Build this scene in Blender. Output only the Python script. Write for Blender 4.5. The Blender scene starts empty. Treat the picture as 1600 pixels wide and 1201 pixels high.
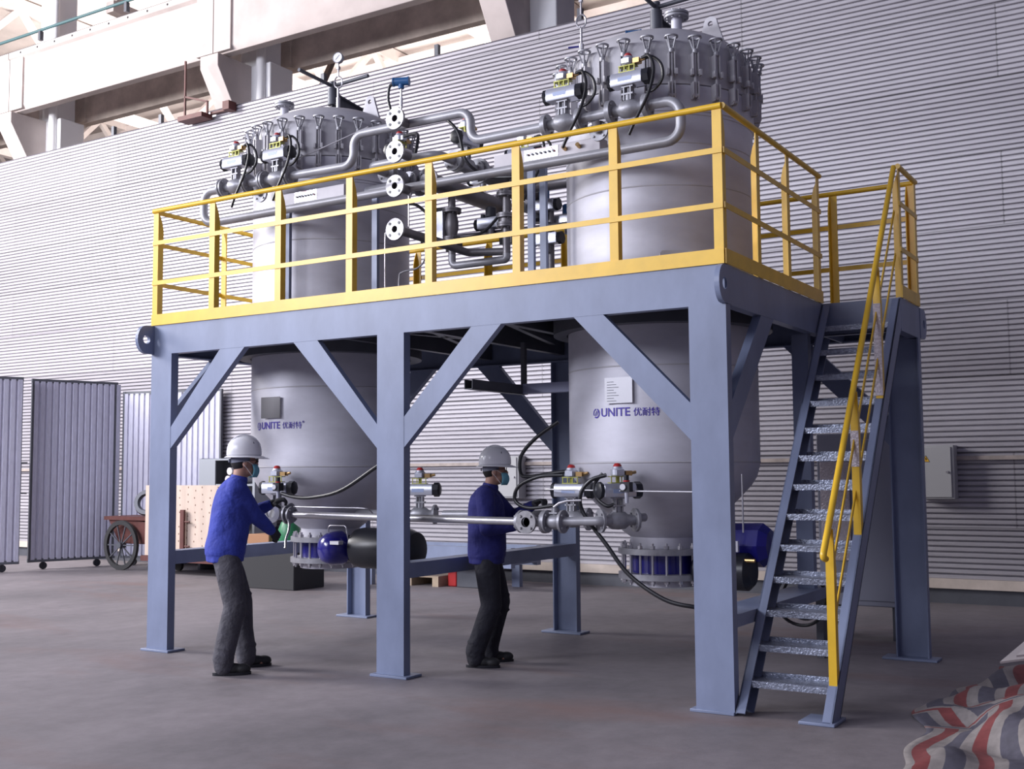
import bpy, math, random
from mathutils import Vector, Matrix
random.seed(7)
SC = bpy.context.scene
COL = SC.collection
PI = math.pi
def V(*a): return Vector(a)

# ---------------- camera ----------------
cd = bpy.data.cameras.new('camera'); cam = bpy.data.objects.new('camera', cd); COL.objects.link(cam)
cd.sensor_width = 36.0; cd.lens = 1765.785 * 36.0 / 1600.0; cd.clip_end = 200
yaw, pitch, roll = 0.5559, 0.0784, -0.0075
f_ = Vector((-math.sin(yaw)*math.cos(pitch), math.cos(yaw)*math.cos(pitch), math.sin(pitch)))
r_ = Vector((math.cos(yaw), math.sin(yaw), 0)); u_ = r_.cross(f_)
r2 = math.cos(roll)*r_ + math.sin(roll)*u_; u2 = -math.sin(roll)*r_ + math.cos(roll)*u_
M = Matrix((r2, u2, -f_)).transposed().to_4x4(); M.translation = Vector((8.0228, -6.8245, 1.5172))
cam.matrix_world = M
SC.camera = cam

# ---------------- light ----------------
w = bpy.data.worlds.new('world'); SC.world = w; w.use_nodes = True
bg = w.node_tree.nodes['Background']; bg.inputs[0].default_value = (0.68, 0.66, 0.98, 1); bg.inputs[1].default_value = 0.20
def area(name, loc, target, sx, sy, power, color):
    l = bpy.data.lights.new(name, 'AREA'); l.shape = 'RECTANGLE'; l.size = sx; l.size_y = sy; l.energy = power; l.color = color
    o = bpy.data.objects.new(name, l); COL.objects.link(o); o.location = loc
    o.rotation_euler = (Vector(target) - Vector(loc)).to_track_quat('-Z', 'Y').to_euler()
    return o
area('daylight_front_windows', (0.0, -14.0, 8.0), (2.6, 2.0, 2.6), 8, 4, 800, (0.86, 0.88, 1.0))
area('daylight_left_windows', (-7.5, -12.0, 7.0), (1.5, 1.0, 2.6), 6, 3.5, 2050, (0.88, 0.89, 1.0))
area('daylight_left_roof', (-15.0, -3.5, 9.5), (-9.5, 7.0, 5.0), 7, 6, 4500, (1.0, 0.97, 0.97))
area('daylight_next_bay', (-12.0, 14.0, 9.0), (-14, 19, 14), 14, 8, 3600, (1.0, 0.95, 0.90))
SC.view_settings.view_transform = 'Standard'; SC.view_settings.look = 'None'
SC.view_settings.gamma = 1; SC.view_settings.exposure = 0.0; SC.view_settings.use_curve_mapping = False

# ---------------- materials ----------------
MATS = {}
def mat(name, col, rough=0.5, metal=0.0, var=0.0, scale=3.0, bump=0.0, bscale=60.0, stretch=(1,1,1), col2=None, coat=0.0):
    m = bpy.data.materials.new(name); m.use_nodes = True; nt = m.node_tree; b = nt.nodes['Principled BSDF']
    b.inputs['Base Color'].default_value = (*col, 1); b.inputs['Roughness'].default_value = rough; b.inputs['Metallic'].default_value = metal
    if coat: b.inputs['Coat Weight'].default_value = coat; b.inputs['Coat Roughness'].default_value = 0.15
    if var or bump:
        tc = nt.nodes.new('ShaderNodeTexCoord'); mp = nt.nodes.new('ShaderNodeMapping'); mp.inputs['Scale'].default_value = stretch
        nt.links.new(tc.outputs['Object'], mp.inputs['Vector'])
    if var:
        n = nt.nodes.new('ShaderNodeTexNoise'); n.inputs['Scale'].default_value = scale; n.inputs['Detail'].default_value = 6; n.inputs['Roughness'].default_value = 0.6
        nt.links.new(mp.outputs[0], n.inputs['Vector'])
        r = nt.nodes.new('ShaderNodeValToRGB'); r.color_ramp.elements[0].position = 0.32; r.color_ramp.elements[1].position = 0.68
        c2 = col2 if col2 else tuple(c*(1-var) for c in col)
        r.color_ramp.elements[0].color = (*c2, 1); r.color_ramp.elements[1].color = (*[min(1, c*(1+var*0.35)) for c in col], 1)
        nt.links.new(n.outputs['Fac'], r.inputs[0]); nt.links.new(r.outputs[0], b.inputs['Base Color'])
    if bump:
        n2 = nt.nodes.new('ShaderNodeTexNoise'); n2.inputs['Scale'].default_value = bscale; n2.inputs['Detail'].default_value = 4
        nt.links.new(mp.outputs[0], n2.inputs['Vector'])
        bp = nt.nodes.new('ShaderNodeBump'); bp.inputs['Strength'].default_value = bump; bp.inputs['Distance'].default_value = 0.045 if bump >= 1 else 0.01
        nt.links.new(n2.outputs['Fac'], bp.inputs['Height']); nt.links.new(bp.outputs[0], b.inputs['Normal'])
    MATS[name] = m; return m
PAINT = mat('blue_grey_paint', (0.22, 0.26, 0.385), 0.42, 0, 0.22, 2.2, 0.05, 12, (1,1,0.5))
YEL = mat('yellow_paint', (0.86, 0.53, 0.035), 0.35, 0, 0.12, 5, 0.03, 20)
STEEL = mat('satin_stainless', (0.60, 0.595, 0.66), 0.5, 0.2, 0.16, 1.6, 0.04, 8, (1,1,2.5))
LID = mat('matte_stainless', (0.52, 0.51, 0.54), 0.5, 0.1, 0.14, 3.0, 0.04, 10)
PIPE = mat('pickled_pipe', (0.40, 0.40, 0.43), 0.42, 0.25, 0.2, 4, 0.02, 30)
DARKPIPE = mat('dark_pipe', (0.24, 0.23, 0.245), 0.42, 0.5, 0.25, 4)  # darker, more metallic grey than the front pipes
BRIGHT = mat('machined_steel', (0.52, 0.51, 0.54), 0.3, 0.7, 0.1, 12)
CAST = mat('cast_valve_steel', (0.36, 0.36, 0.39), 0.45, 0.4, 0.2, 14, 0.1, 80)
DGREY = mat('dark_grey_steel', (0.10, 0.105, 0.125), 0.45, 0.2, 0.15, 5)
ALU = mat('anodised_aluminium', (0.62, 0.64, 0.72), 0.32, 0.6)
BLACK = mat('black_plastic', (0.015, 0.016, 0.022), 0.35)
RUBBER = mat('black_cable_sheath', (0.012, 0.012, 0.016), 0.38)
BLUE = mat('deep_blue_enamel', (0.018, 0.016, 0.20), 0.22, 0, coat=0.5)
TBLUE = mat('transmitter_blue', (0.03, 0.12, 0.30), 0.35)
RED = mat('red_plastic', (0.45, 0.03, 0.03), 0.35)
YG = mat('brass_bracket', (0.42, 0.42, 0.10), 0.4, 0.3)
BRASS = mat('brass', (0.55, 0.36, 0.16), 0.3, 0.9)
PLATE = mat('bright_nameplate', (0.86, 0.86, 0.90), 0.22, 0.35)
DPLATE = mat('dull_nameplate', (0.16, 0.155, 0.16), 0.3, 0.6)
INK = mat('blue_ink', (0.055, 0.03, 0.36), 0.5)
TREAD = mat('galvanised_tread', (0.33, 0.36, 0.45), 0.3, 0.55, 0.4, 40, 0.6, 70)
WHITEBOX = mat('off_white_box', (0.60, 0.57, 0.60), 0.5, 0, 0.1, 6)
CREAM = mat('cream_enamel', (0.42, 0.42, 0.43), 0.4)
CONC = mat('whitewashed_concrete', (0.52, 0.455, 0.435), 0.9, 0, 0.16, 1.2, 0.3, 6)
CONCD = mat('raw_concrete', (0.62, 0.54, 0.48), 0.95, 0, 0.25, 2.5, 0.3, 8)
WHITEWALL = mat('white_plaster', (0.82, 0.82, 0.84), 0.85, 0, 0.06, 1)
PLY = mat('plywood', (0.56, 0.45, 0.38), 0.7, 0, 0.15, 2.5, 0, 10, (3,3,0.5))
WOOD = mat('pallet_wood', (0.42, 0.33, 0.24), 0.8, 0, 0.2, 6)
RUST = mat('rust_brown_paint', (0.11, 0.032, 0.028), 0.6, 0, 0.3, 6)
GREEN = mat('green_plastic', (0.02, 0.17, 0.07), 0.4)
TYRE = mat('tyre_rubber', (0.03, 0.03, 0.033), 0.8)
JACK1 = mat('royal_blue_cotton', (0.035, 0.055, 0.36), 0.85, 0, 0.22, 6, 1.0, 6)
JACK2 = mat('navy_blue_cotton', (0.022, 0.024, 0.17), 0.85, 0, 0.22, 6, 1.0, 6)
TRO1 = mat('grey_work_trousers', (0.075, 0.072, 0.088), 0.85, 0, 0.3, 7, 1.0, 7)
TRO2 = mat('black_work_trousers', (0.018, 0.018, 0.028), 0.85, 0, 0.25, 7, 1.0, 7)
SKIN = mat('skin', (0.42, 0.23, 0.17), 0.5)
HAIR = mat('black_hair', (0.012, 0.010, 0.010), 0.7)
HELM = mat('white_helmet_shell', (0.80, 0.80, 0.84), 0.25, coat=0.4)
STRAP = mat('grey_helmet_strap', (0.16, 0.17, 0.22), 0.7)
MASK = mat('blue_surgical_mask', (0.16, 0.40, 0.50), 0.85)
MEAR = mat('white_ear_loop', (0.8, 0.8, 0.8), 0.8)
GLOVE = mat('dark_grey_glove', (0.035, 0.035, 0.042), 0.85)
SHOE = mat('black_safety_shoe', (0.02, 0.02, 0.022), 0.6)
REFL = mat('reflective_tape', (0.65, 0.65, 0.68), 0.4)
BOARD = mat('pale_board', (0.42, 0.38, 0.38), 0.7)
FILM = mat('protective_film', (0.62, 0.55, 0.58), 0.22, 0.1, 0.2, 50, 0.8, 60)

def nodes_of(m): return m.node_tree, m.node_tree.nodes['Principled BSDF']
# floor
FLOOR = bpy.data.materials.new('concrete_floor'); FLOOR.use_nodes = True
nt, b = nodes_of(FLOOR)
tc = nt.nodes.new('ShaderNodeTexCoord')
def noise(scale, detail=6, rough=0.6, vec=None, st=None):
    n = nt.nodes.new('ShaderNodeTexNoise'); n.inputs['Scale'].default_value = scale; n.inputs['Detail'].default_value = detail; n.inputs['Roughness'].default_value = rough
    src = tc.outputs['Object']
    if st:
        mp = nt.nodes.new('ShaderNodeMapping'); mp.inputs['Scale'].default_value = st; nt.links.new(src, mp.inputs[0]); src = mp.outputs[0]
    nt.links.new(src, n.inputs['Vector']); return n
def ramp(src, stops):
    r = nt.nodes.new('ShaderNodeValToRGB'); e = r.color_ramp.elements
    e[0].position, e[0].color = stops[0][0], (*stops[0][1], 1); e[1].position, e[1].color = stops[1][0], (*stops[1][1], 1)
    for p, c in stops[2:]: x = e.new(p); x.color = (*c, 1)
    nt.links.new(src, r.inputs[0]); return r
def mix(a, bb, fac, mode='MIX'):
    x = nt.nodes.new('ShaderNodeMix'); x.data_type = 'RGBA'; x.blend_type = mode
    nt.links.new(a, x.inputs[6]); nt.links.new(bb, x.inputs[7])
    if isinstance(fac, float): x.inputs[0].default_value = fac
    else: nt.links.new(fac, x.inputs[0])
    return x.outputs[2]
n1 = noise(0.55, 8, 0.65, st=(1, 0.5, 1)); n2 = noise(6, 8, 0.7); n3 = noise(0.9, 5, 0.55, st=(0.35, 1, 1))
c1 = ramp(n1.outputs['Fac'], [(0.35, (0.165, 0.15, 0.16)), (0.66, (0.27, 0.24, 0.255))])
c2 = ramp(n2.outputs['Fac'], [(0.3, (0.72, 0.72, 0.72)), (0.7, (1, 1, 1))])
c3 = ramp(n3.outputs['Fac'], [(0.55, (0, 0, 0)), (0.72, (1, 1, 1))])
rd = nt.nodes.new('ShaderNodeRGB'); rd.outputs[0].default_value = (0.20, 0.115, 0.10, 1)
o1 = mix(c1.outputs[0], c2.outputs[0], 0.8, 'MULTIPLY')
fm = nt.nodes.new('ShaderNodeMath'); fm.operation = 'MULTIPLY'; fm.inputs[1].default_value = 0.55
nt.links.new(c3.outputs[0], fm.inputs[0]); o2 = mix(o1, rd.outputs[0], fm.outputs[0])
nt.links.new(o2, b.inputs['Base Color']); b.inputs['Roughness'].default_value = 0.62
bp = nt.nodes.new('ShaderNodeBump'); bp.inputs['Strength'].default_value = 0.25; bp.inputs['Distance'].default_value = 0.01
nt.links.new(n2.outputs['Fac'], bp.inputs['Height']); nt.links.new(bp.outputs[0], b.inputs['Normal'])
# corrugated wall sheet: galvanised, each sheet a little different, dirt in long streaks
def sheet_mat(name, base, st, wid, hgt):
    global nt, b, tc
    m = bpy.data.materials.new(name); m.use_nodes = True; nt, b = nodes_of(m)
    tc = nt.nodes.new('ShaderNodeTexCoord')
    br = nt.nodes.new('ShaderNodeTexBrick'); br.inputs['Scale'].default_value = 1.0; br.inputs['Mortar Size'].default_value = 0.008
    br.inputs['Brick Width'].default_value = wid; br.inputs['Row Height'].default_value = hgt
    br.inputs['Color1'].default_value = (0.86, 0.86, 0.87, 1); br.inputs['Color2'].default_value = (1, 1, 1, 1); br.inputs['Mortar'].default_value = (0.55, 0.55, 0.55, 1)
    mp = nt.nodes.new('ShaderNodeMapping'); mp.inputs['Rotation'].default_value = (PI/2, 0, 0); nt.links.new(tc.outputs['Object'], mp.inputs[0])
    sx = nt.nodes.new('ShaderNodeSeparateXYZ'); nt.links.new(tc.outputs['Object'], sx.inputs[0])
    cx = nt.nodes.new('ShaderNodeCombineXYZ'); nt.links.new(sx.outputs['X'], cx.inputs['X']); nt.links.new(sx.outputs['Z'], cx.inputs['Y'])
    nt.links.new(cx.outputs[0], br.inputs['Vector'])
    na = noise(0.9, 6, 0.6, st=st); nb = noise(30, 3, 0.5, st=st)
    ca = ramp(na.outputs['Fac'], [(0.30, (0.80, 0.79, 0.80)), (0.62, (1, 1, 1))])
    cb = ramp(nb.outputs['Fac'], [(0.3, (0.85, 0.85, 0.85)), (0.7, (1, 1, 1))])
    bc = nt.nodes.new('ShaderNodeRGB'); bc.outputs[0].default_value = (*base, 1)
    x = mix(bc.outputs[0], br.outputs['Color'], 1.0, 'MULTIPLY'); x = mix(x, ca.outputs[0], 1.0, 'MULTIPLY'); x = mix(x, cb.outputs[0], 1.0, 'MULTIPLY')
    nt.links.new(x, b.inputs['Base Color']); b.inputs['Roughness'].default_value = 0.42; b.inputs['Metallic'].default_value = 0.2
    return m
WALLM = sheet_mat('galvanised_wall_sheet', (0.54, 0.52, 0.56), (0.12, 1, 1.2), 6.1, 0.86)
GATEM = sheet_mat('galvanised_gate_sheet', (0.66, 0.66, 0.80), (1.5, 1.5, 0.3), 30, 30)
# woven striped sheet
TARP = bpy.data.materials.new('striped_woven_sheet'); TARP.use_nodes = True
nt, b = nodes_of(TARP); tc = nt.nodes.new('ShaderNodeTexCoord')
sx = nt.nodes.new('ShaderNodeSeparateXYZ'); nt.links.new(tc.outputs['UV'], sx.inputs[0])
ml = nt.nodes.new('ShaderNodeMath'); ml.operation = 'MULTIPLY'; ml.inputs[1].default_value = 8.0; nt.links.new(sx.outputs['X'], ml.inputs[0])
fr = nt.nodes.new('ShaderNodeMath'); fr.operation = 'FRACT'; nt.links.new(ml.outputs[0], fr.inputs[0])
rp = nt.nodes.new('ShaderNodeValToRGB'); rp.color_ramp.interpolation = 'CONSTANT'
e = rp.color_ramp.elements; e[0].position = 0; e[0].color = (0.30, 0.27, 0.26, 1); e[1].position = 0.2; e[1].color = (0.24, 0.06, 0.06, 1)
for p, c in ((0.45, (0.30, 0.27, 0.26)), (0.68, (0.10, 0.095, 0.125))): q = e.new(p); q.color = (*c, 1)
nt.links.new(fr.outputs[0], rp.inputs[0])
nz = noise(14, 4); cz = ramp(nz.outputs['Fac'], [(0.3, (0.7, 0.7, 0.7)), (0.7, (1, 1, 1))])
nt.links.new(mix(rp.outputs[0], cz.outputs[0], 1.0, 'MULTIPLY'), b.inputs['Base Color']); b.inputs['Roughness'].default_value = 0.6
FACE = mat('turned_flange_face', (0.36,0.355,0.37), 0.34, 0.65, 0.3, 25)
SIGN = mat('warning_yellow', (0.75, 0.42, 0.03), 0.5)

# ---------------- mesh helper ----------------
def frame(axis):
    a = Vector(axis).normalized(); t = Vector((0,0,1)) if abs(a.z) < 0.9 else Vector((1,0,0))
    x = t.cross(a).normalized(); y = a.cross(x); return x, y, a
class MB:
    def __init__(s): s.v = []; s.f = []; s.m = []
    def add(s, vs, fs, mi=0):
        o = len(s.v); s.v += [Vector(v) for v in vs]; s.f += [tuple(i+o for i in f) for f in fs]; s.m += [mi]*len(fs); return s
    def obox(s, c, ax, h, mi=0):
        c = Vector(c); X, Y, Z = [Vector(a).normalized()*k for a, k in zip(ax, h)]
        vs = [c+i*X+j*Y+k*Z for k in (-1,1) for j in (-1,1) for i in (-1,1)]
        return s.add(vs, [(0,2,3,1),(4,5,7,6),(0,1,5,4),(2,6,7,3),(0,4,6,2),(1,3,7,5)], mi)
    def box(s, x0,y0,z0,x1,y1,z1, mi=0):
        return s.obox(((x0+x1)/2,(y0+y1)/2,(z0+z1)/2), ((1,0,0),(0,1,0),(0,0,1)), (abs(x1-x0)/2,abs(y1-y0)/2,abs(z1-z0)/2), mi)
    def bar(s, a, bb, wd, dp, up=(0,0,1), mi=0):      # rectangular bar a->b, wd across 'side', dp along 'up'
        a = Vector(a); bb = Vector(bb); d = (bb-a); L = d.length; d.normalize(); sd = d.cross(Vector(up)).normalized(); u = sd.cross(d)
        return s.obox((a+bb)/2, (d, sd, u), (L/2, wd/2, dp/2), mi)
    def lathe(s, prof, o=(0,0,0), axis=(0,0,1), n=24, cap=True, mi=0):
        X, Y, A = frame(axis); o = Vector(o); vs = []; fs = []
        for r, t in prof:
            for i in range(n):
                a = 2*PI*i/n; vs.append(o + A*t + X*(r*math.cos(a)) + Y*(r*math.sin(a)))
        for k in range(len(prof)-1):
            for i in range(n):
                j = (i+1) % n; fs.append((k*n+i, k*n+j, (k+1)*n+j, (k+1)*n+i))
        if cap:
            if prof[0][0] > 1e-4: fs.append(tuple(range(n-1, -1, -1)))
            if prof[-1][0] > 1e-4: fs.append(tuple((len(prof)-1)*n+i for i in range(n)))
        return s.add(vs, fs, mi)
    def cyl(s, a, bb, r, n=16, r2=None, mi=0):
        a = Vector(a); bb = Vector(bb); return s.lathe([(r,0),(r if r2 is None else r2,(bb-a).length)], a, bb-a, n, True, mi)
    def ring(s, o, axis, ri, ro, t, n=28, mi=0):      # washer from o along axis
        return s.lathe([(ri,0),(ro,0),(ro,t),(ri,t),(ri,0)], o, axis, n, False, mi)
    def tube(s, path, r, n=10, bend=0.0, mi=0, seg=6):
        P = [Vector(p) for p in path]
        if bend:
            Q = [P[0]]
            for i in range(1, len(P)-1):
                a, c, d = P[i-1], P[i], P[i+1]; u = (a-c).normalized(); v = (d-c).normalized()
                ang = u.angle(v); k = min(bend/math.tan(ang/2), (a-c).length*0.49, (d-c).length*0.49) if ang < 3.1 else 0
                if k < 1e-4: Q.append(c); continue
                rr = k*math.tan(ang/2); bis = (u+v).normalized(); ctr = c + bis*(rr/math.sin(ang/2))
                s0 = (c+u*k)-ctr; s1 = (c+v*k)-ctr; ax = s0.cross(s1).normalized(); th = s0.angle(s1)
                for q in range(seg+1): Q.append(ctr + Matrix.Rotation(th*q/seg, 3, ax) @ s0)
            Q.append(P[-1]); P = Q
        vs = []; fs = []; X = None
        for i, p in enumerate(P):
            d = (P[min(i+1, len(P)-1)] - P[max(i-1, 0)]).normalized()
            if X is None: X = frame(d)[0]
            X = (X - d*X.dot(d)).normalized(); Y = d.cross(X)
            rr = r(i/(len(P)-1)) if callable(r) else r
            for k in range(n): a = 2*PI*k/n; vs.append(p + X*rr*math.cos(a) + Y*rr*math.sin(a))
        for i in range(len(P)-1):
            for k in range(n): j = (k+1) % n; fs.append((i*n+k, i*n+j, (i+1)*n+j, (i+1)*n+k))
        fs.append(tuple(range(n-1,-1,-1))); fs.append(tuple((len(P)-1)*n+k for k in range(n)))
        return s.add(vs, fs, mi)
    def prism(s, poly, o, u, v, depth, mi=0):          # 2-D outline extruded along u x v
        o = Vector(o); u = Vector(u); v = Vector(v); w_ = u.cross(v).normalized()*depth; n = len(poly)
        vs = [o+u*a+v*c for a, c in poly] + [o+u*a+v*c+w_ for a, c in poly]
        return s.add(vs, [tuple(range(n-1,-1,-1)), tuple(range(n, 2*n))] + [(i,(i+1)%n,(i+1)%n+n,i+n) for i in range(n)], mi)
    def plate_hole(s, outer, hc, hr, o, u, v, depth, n=16, mi=0):   # convex outline with a round hole
        o = Vector(o); u = Vector(u); v = Vector(v); w_ = u.cross(v).normalized()*depth
        # resample outline by angle about hole
        O = []; H = []
        m = 4*n
        for i in range(m):
            a = 2*PI*i/m; d = (math.cos(a), math.sin(a)); best = None
            for k in range(len(outer)):
                p, q = outer[k], outer[(k+1) % len(outer)]; ex, ey = q[0]-p[0], q[1]-p[1]
                den = d[0]*ey - d[1]*ex
                if abs(den) < 1e-9: continue
                t = ((p[0]-hc[0])*ey - (p[1]-hc[1])*ex)/den; w2 = ((p[0]-hc[0])*d[1] - (p[1]-hc[1])*d[0])/den
                if t > 0 and -1e-6 <= w2 <= 1+1e-6 and (best is None or t < best): best = t
            O.append((hc[0]+d[0]*best, hc[1]+d[1]*best)); H.append((hc[0]+d[0]*hr, hc[1]+d[1]*hr))
        vs = []
        for off in (Vector(), w_):
            for L_ in (O, H): vs += [o+u*a+v*c+off for a, c in L_]
        fs = []
        for i in range(m):
            j = (i+1) % m
            fs += [(i, m+i, m+j, j), (2*m+i, 2*m+j, 3*m+j, 3*m+i), (i, j, 2*m+j, 2*m+i), (m+i, 3*m+i, 3*m+j, m+j)]
        return s.add(vs, fs, mi)
    def build(s, name, mats, parent=None, bevel=0, sharp=35, uv=None):
        off = Vector((0,0,0))
        if parent is not None:
            p = parent
            while p: off += p.location; p = p.parent
        me = bpy.data.meshes.new(name); me.from_pydata([v-off for v in s.v], [], s.f); me.validate()
        if not isinstance(mats, (list, tuple)): mats = [mats]
        for m in mats: me.materials.append(m)
        if len(mats) > 1: me.polygons.foreach_set('material_index', s.m)
        import bmesh
        bm = bmesh.new(); bm.from_mesh(me); bmesh.ops.recalc_face_normals(bm, faces=bm.faces); bm.to_mesh(me); bm.free()
        me.polygons.foreach_set('use_smooth', [True]*len(me.polygons)); me.set_sharp_from_angle(angle=math.radians(sharp))
        o = bpy.data.objects.new(name, me); COL.objects.link(o)
        if parent is not None: o.parent = parent
        if bevel:
            bv = o.modifiers.new('bevel', 'BEVEL'); bv.width = bevel; bv.segments = 2; bv.limit_method = 'ANGLE'; bv.angle_limit = math.radians(50)
        return o
def tag(o, label=None, cat=None, group=None, kind=None):
    for k, v in (('label', label), ('category', cat), ('group', group), ('kind', kind)):
        if v: o[k] = v
    return o
def thing(name, label, cat, loc=(0,0,0), group=None):
    o = bpy.data.objects.new(name, None); COL.objects.link(o); o.location = loc; o.empty_display_size = 0.1
    return tag(o, label, cat, group)
def dup(root, loc, rotz=0.0, label=None, group=None):
    r = root.copy(); COL.objects.link(r); r.location = loc; r.rotation_euler = (0,0,rotz)
    if label: r['label'] = label
    if group: r['group'] = group
    for ch in list(root.children):
        c = ch.copy(); COL.objects.link(c); c.parent = r
        for g in list(ch.children): d = g.copy(); COL.objects.link(d); d.parent = c
    return r
def struct(o): o['kind'] = 'structure'; return o
# ================= THE HALL =================
WY = 6.9
struct(MB().box(-40,-16,-0.2, 16,24,0).build('floor', FLOOR))
# corrugated wall
prof = []; z = 0.28; per = 0.0625
pts = [(0,0.004),(0.10,0.0),(0.58,0.0),(0.68,0.006),(0.72,0.036),(0.94,0.036),(0.97,0.010)]
while z < 7.86:
    for a, d in pts: prof.append((z+a*per, d))
    z += per
prof.append((z, 0))
mb = MB(); xs = [-20.0, 16.0]; n = len(prof)
mb.add([(x, WY+d, zz) for x in xs for zz, d in prof], [(i, i+1, n+i+1, n+i) for i in range(n-1)])
mb.box(-20, WY+0.045, 0.28, 16, WY+0.07, 7.80)
struct(mb.build('wall_back', WALLM, sharp=20))
struct(MB().box(-20, WY-0.03, 0.17, 16, WY+0.20, 0.28).build('trim_1', CONCD))
struct(MB().box(-20, WY+0.02, 0, 16, WY+0.20, 0.17).build('trim_2', DGREY))
struct(MB().box(-20, WY-0.05, 1.63, 16, WY-0.01, 1.675).build('trim_3', mat('weathered_rail', (0.42,0.36,0.33), 0.8, 0, 0.3, 6)))
# bracket stubs over the wall top
for x in (-9.4, -8.1, -4.2, -1.9, 0.6):
    struct(MB().box(x, WY+0.05, 7.7, x+0.07, WY+0.12, 8.1).build('trim_4', DGREY))
# columns with corbels
for k, cx in enumerate((-12.9, -6.9, -0.9)):
    mb = MB()
    mb.box(cx-0.35, 7.95, 0, cx+0.6, 8.55, 9.05)
    mb.box(cx-0.2, 8.0, 9.05, cx+0.35, 8.5, 14)
    c = struct(mb.build('concrete_column', WHITEWALL, bevel=0.02)); 
    tag(c, ['whitewashed concrete column at the far left above the corrugated wall','whitewashed concrete column with the red ladder step beside it','whitewashed concrete column nearest the right vessel'][k], 'column'); del c['kind']
    mb = MB(); mb.prism([(7.12,9.05),(8.0,9.05),(8.0,7.45),(7.96,7.45),(7.12,8.82)], (cx-0.32,0,0), (0,1,0), (0,0,1), 0.45)
    tag(mb.build('corbel', CONC, c, bevel=0.01), None)
    if k < 2: MB().cyl((cx+0.42,7.9,0),(cx+0.42,7.9,14),0.085).build('downpipe', WHITEWALL, c)
# crane girders: I-shaped concrete beams spanning between columns
def girder(y, z0, m, x0, x1, name, label, lit):
    t = thing(name, label, 'crane girder', (x0, y, z0))
    mb = MB()
    sec = [(-0.26,1.24),(-0.26,1.12),(-0.18,1.08),(-0.18,0.10),(-0.13,0.0),(0.05,0),(0.05,1.08),(0.30,1.12),(0.30,1.24)]
    mb.prism(sec, (x0, y+0.25, z0), (0,1,0), (0,0,1), x1-x0)
    mb.build('web', m, t, bevel=0.008)
    for sx_ in (x0, x1-0.42): MB().box(sx_, y+0.03, z0+0.02, sx_+0.42, y+0.32, z0+1.12).build('end_block', m, t)
    if lit:
        mb = MB()
        kx = x0+0.4
        while kx < x1-0.3: mb.cyl((kx, y-0.014, z0+1.18),(kx, y-0.008, z0+1.18),0.022,10); kx += 0.55
        mb.build('bolt_hole', BLACK, t)
    return t
g = 'concrete crane girders above the wall'
for i,(x0,x1) in enumerate(((-18.9,-12.95),(-12.93,-6.97),(-6.95,-0.95),(-0.93,5.0))):
    girder(7.15, 9.07, CONC, x0, x1, 'crane_girder', 'cream whitewashed concrete crane girder, ' + ['cut by the left edge of the photo','the long one above the bright left wall','above the left vessel','above the right vessel, mostly out of frame'][i], True)
    girder(8.68, 9.20, CONCD, x0, x1, 'crane_girder', 'raw grey concrete crane girder of the next bay, ' + ['behind the leftmost cream girder','behind the long cream girder at left','above the left vessel gauge','behind the right vessel'][i], False)
t = thing('crane_rail', 'dark crane rail with blue-green conductor pipe on top of the cream girders', 'crane rail', (-18.9,7.4,10.31))
MB().box(-18.9,7.33,10.31,5,7.47,10.40).box(-18.9,7.37,10.40,5,7.43,10.46).build('rail', DGREY, t)
MB().tube([(-18.9,7.05,10.52),(5,7.05,10.52)],0.03,10).build('conductor_pipe', mat('sea_green_paint',(0.05,0.11,0.12),0.6), t)
for i in range(9): MB().box(-17+i*2.6,7.02,10.31,-16.93+i*2.6,7.10,10.50).build('pipe_clip', DGREY, t)
# next bay: far wall, roof slab and truss
struct(MB().box(-40,24,0, 16,24.2,16).build('wall_far', CONC))
struct(MB().box(-40,8.6,14.0, 16,24,14.2).build('ceiling', CONC))
for k in range(7):
    x = -30+k*6.0
    t = thing('roof_truss', 'cream lattice roof truss of the next bay' , 'roof truss', (x,16,11.6), 'roof trusses of the next bay')
    MB().box(x-0.12,8.9,11.6,x+0.12,24,11.85).build('bottom_chord', CONC, t)
    MB().box(x-0.12,8.9,13.6,x+0.12,24,13.95).build('top_chord', CONC, t)
    mb = MB(); y = 9.0; sgn = 1
    while y < 23:
        mb.bar((x,y,11.75 if sgn>0 else 13.7),(x,y+1.8,13.7 if sgn>0 else 11.75),0.16,0.16,(1,0,0)); y += 1.8; sgn = -sgn
    mb.build('lattice', CONC, t)
for k in range(5):
    tag(MB().box(-38,10+k*3,13.55,14,10.2+k*3,13.75).build('roof_purlin', CONC), 'pale purlin running under the next bay roof', 'purlin', 'roof purlins of the next bay')
for (a,bq) in (((-13.2,7.6,10.6),(-10.7,9.3,14)),((-9.0,9.3,8.6),(-7.2,9.3,11.5))):
    pass
tag(MB().tube([(-16.5,9.2,10.0),(-11.8,9.2,13.9)],0.035,8).build('brace_rod', WHITEWALL), 'thin white diagonal brace rod at the top left corner', 'brace rod')
tag(MB().bar((-7.2,9.6,8.0),(-5.6,9.6,10.6),0.09,0.09).build('brace_angle', mat('weathered_steel',(0.20,0.17,0.16),0.7)), 'brown diagonal angle brace beyond the wall, behind the gauge', 'brace')
tag(MB().bar((-2.6,9.6,7.9),(-1.6,9.6,10.0),0.09,0.09).build('brace_angle', MATS['weathered_steel']), 'brown diagonal angle brace beyond the wall, between the vessels', 'brace')
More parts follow.
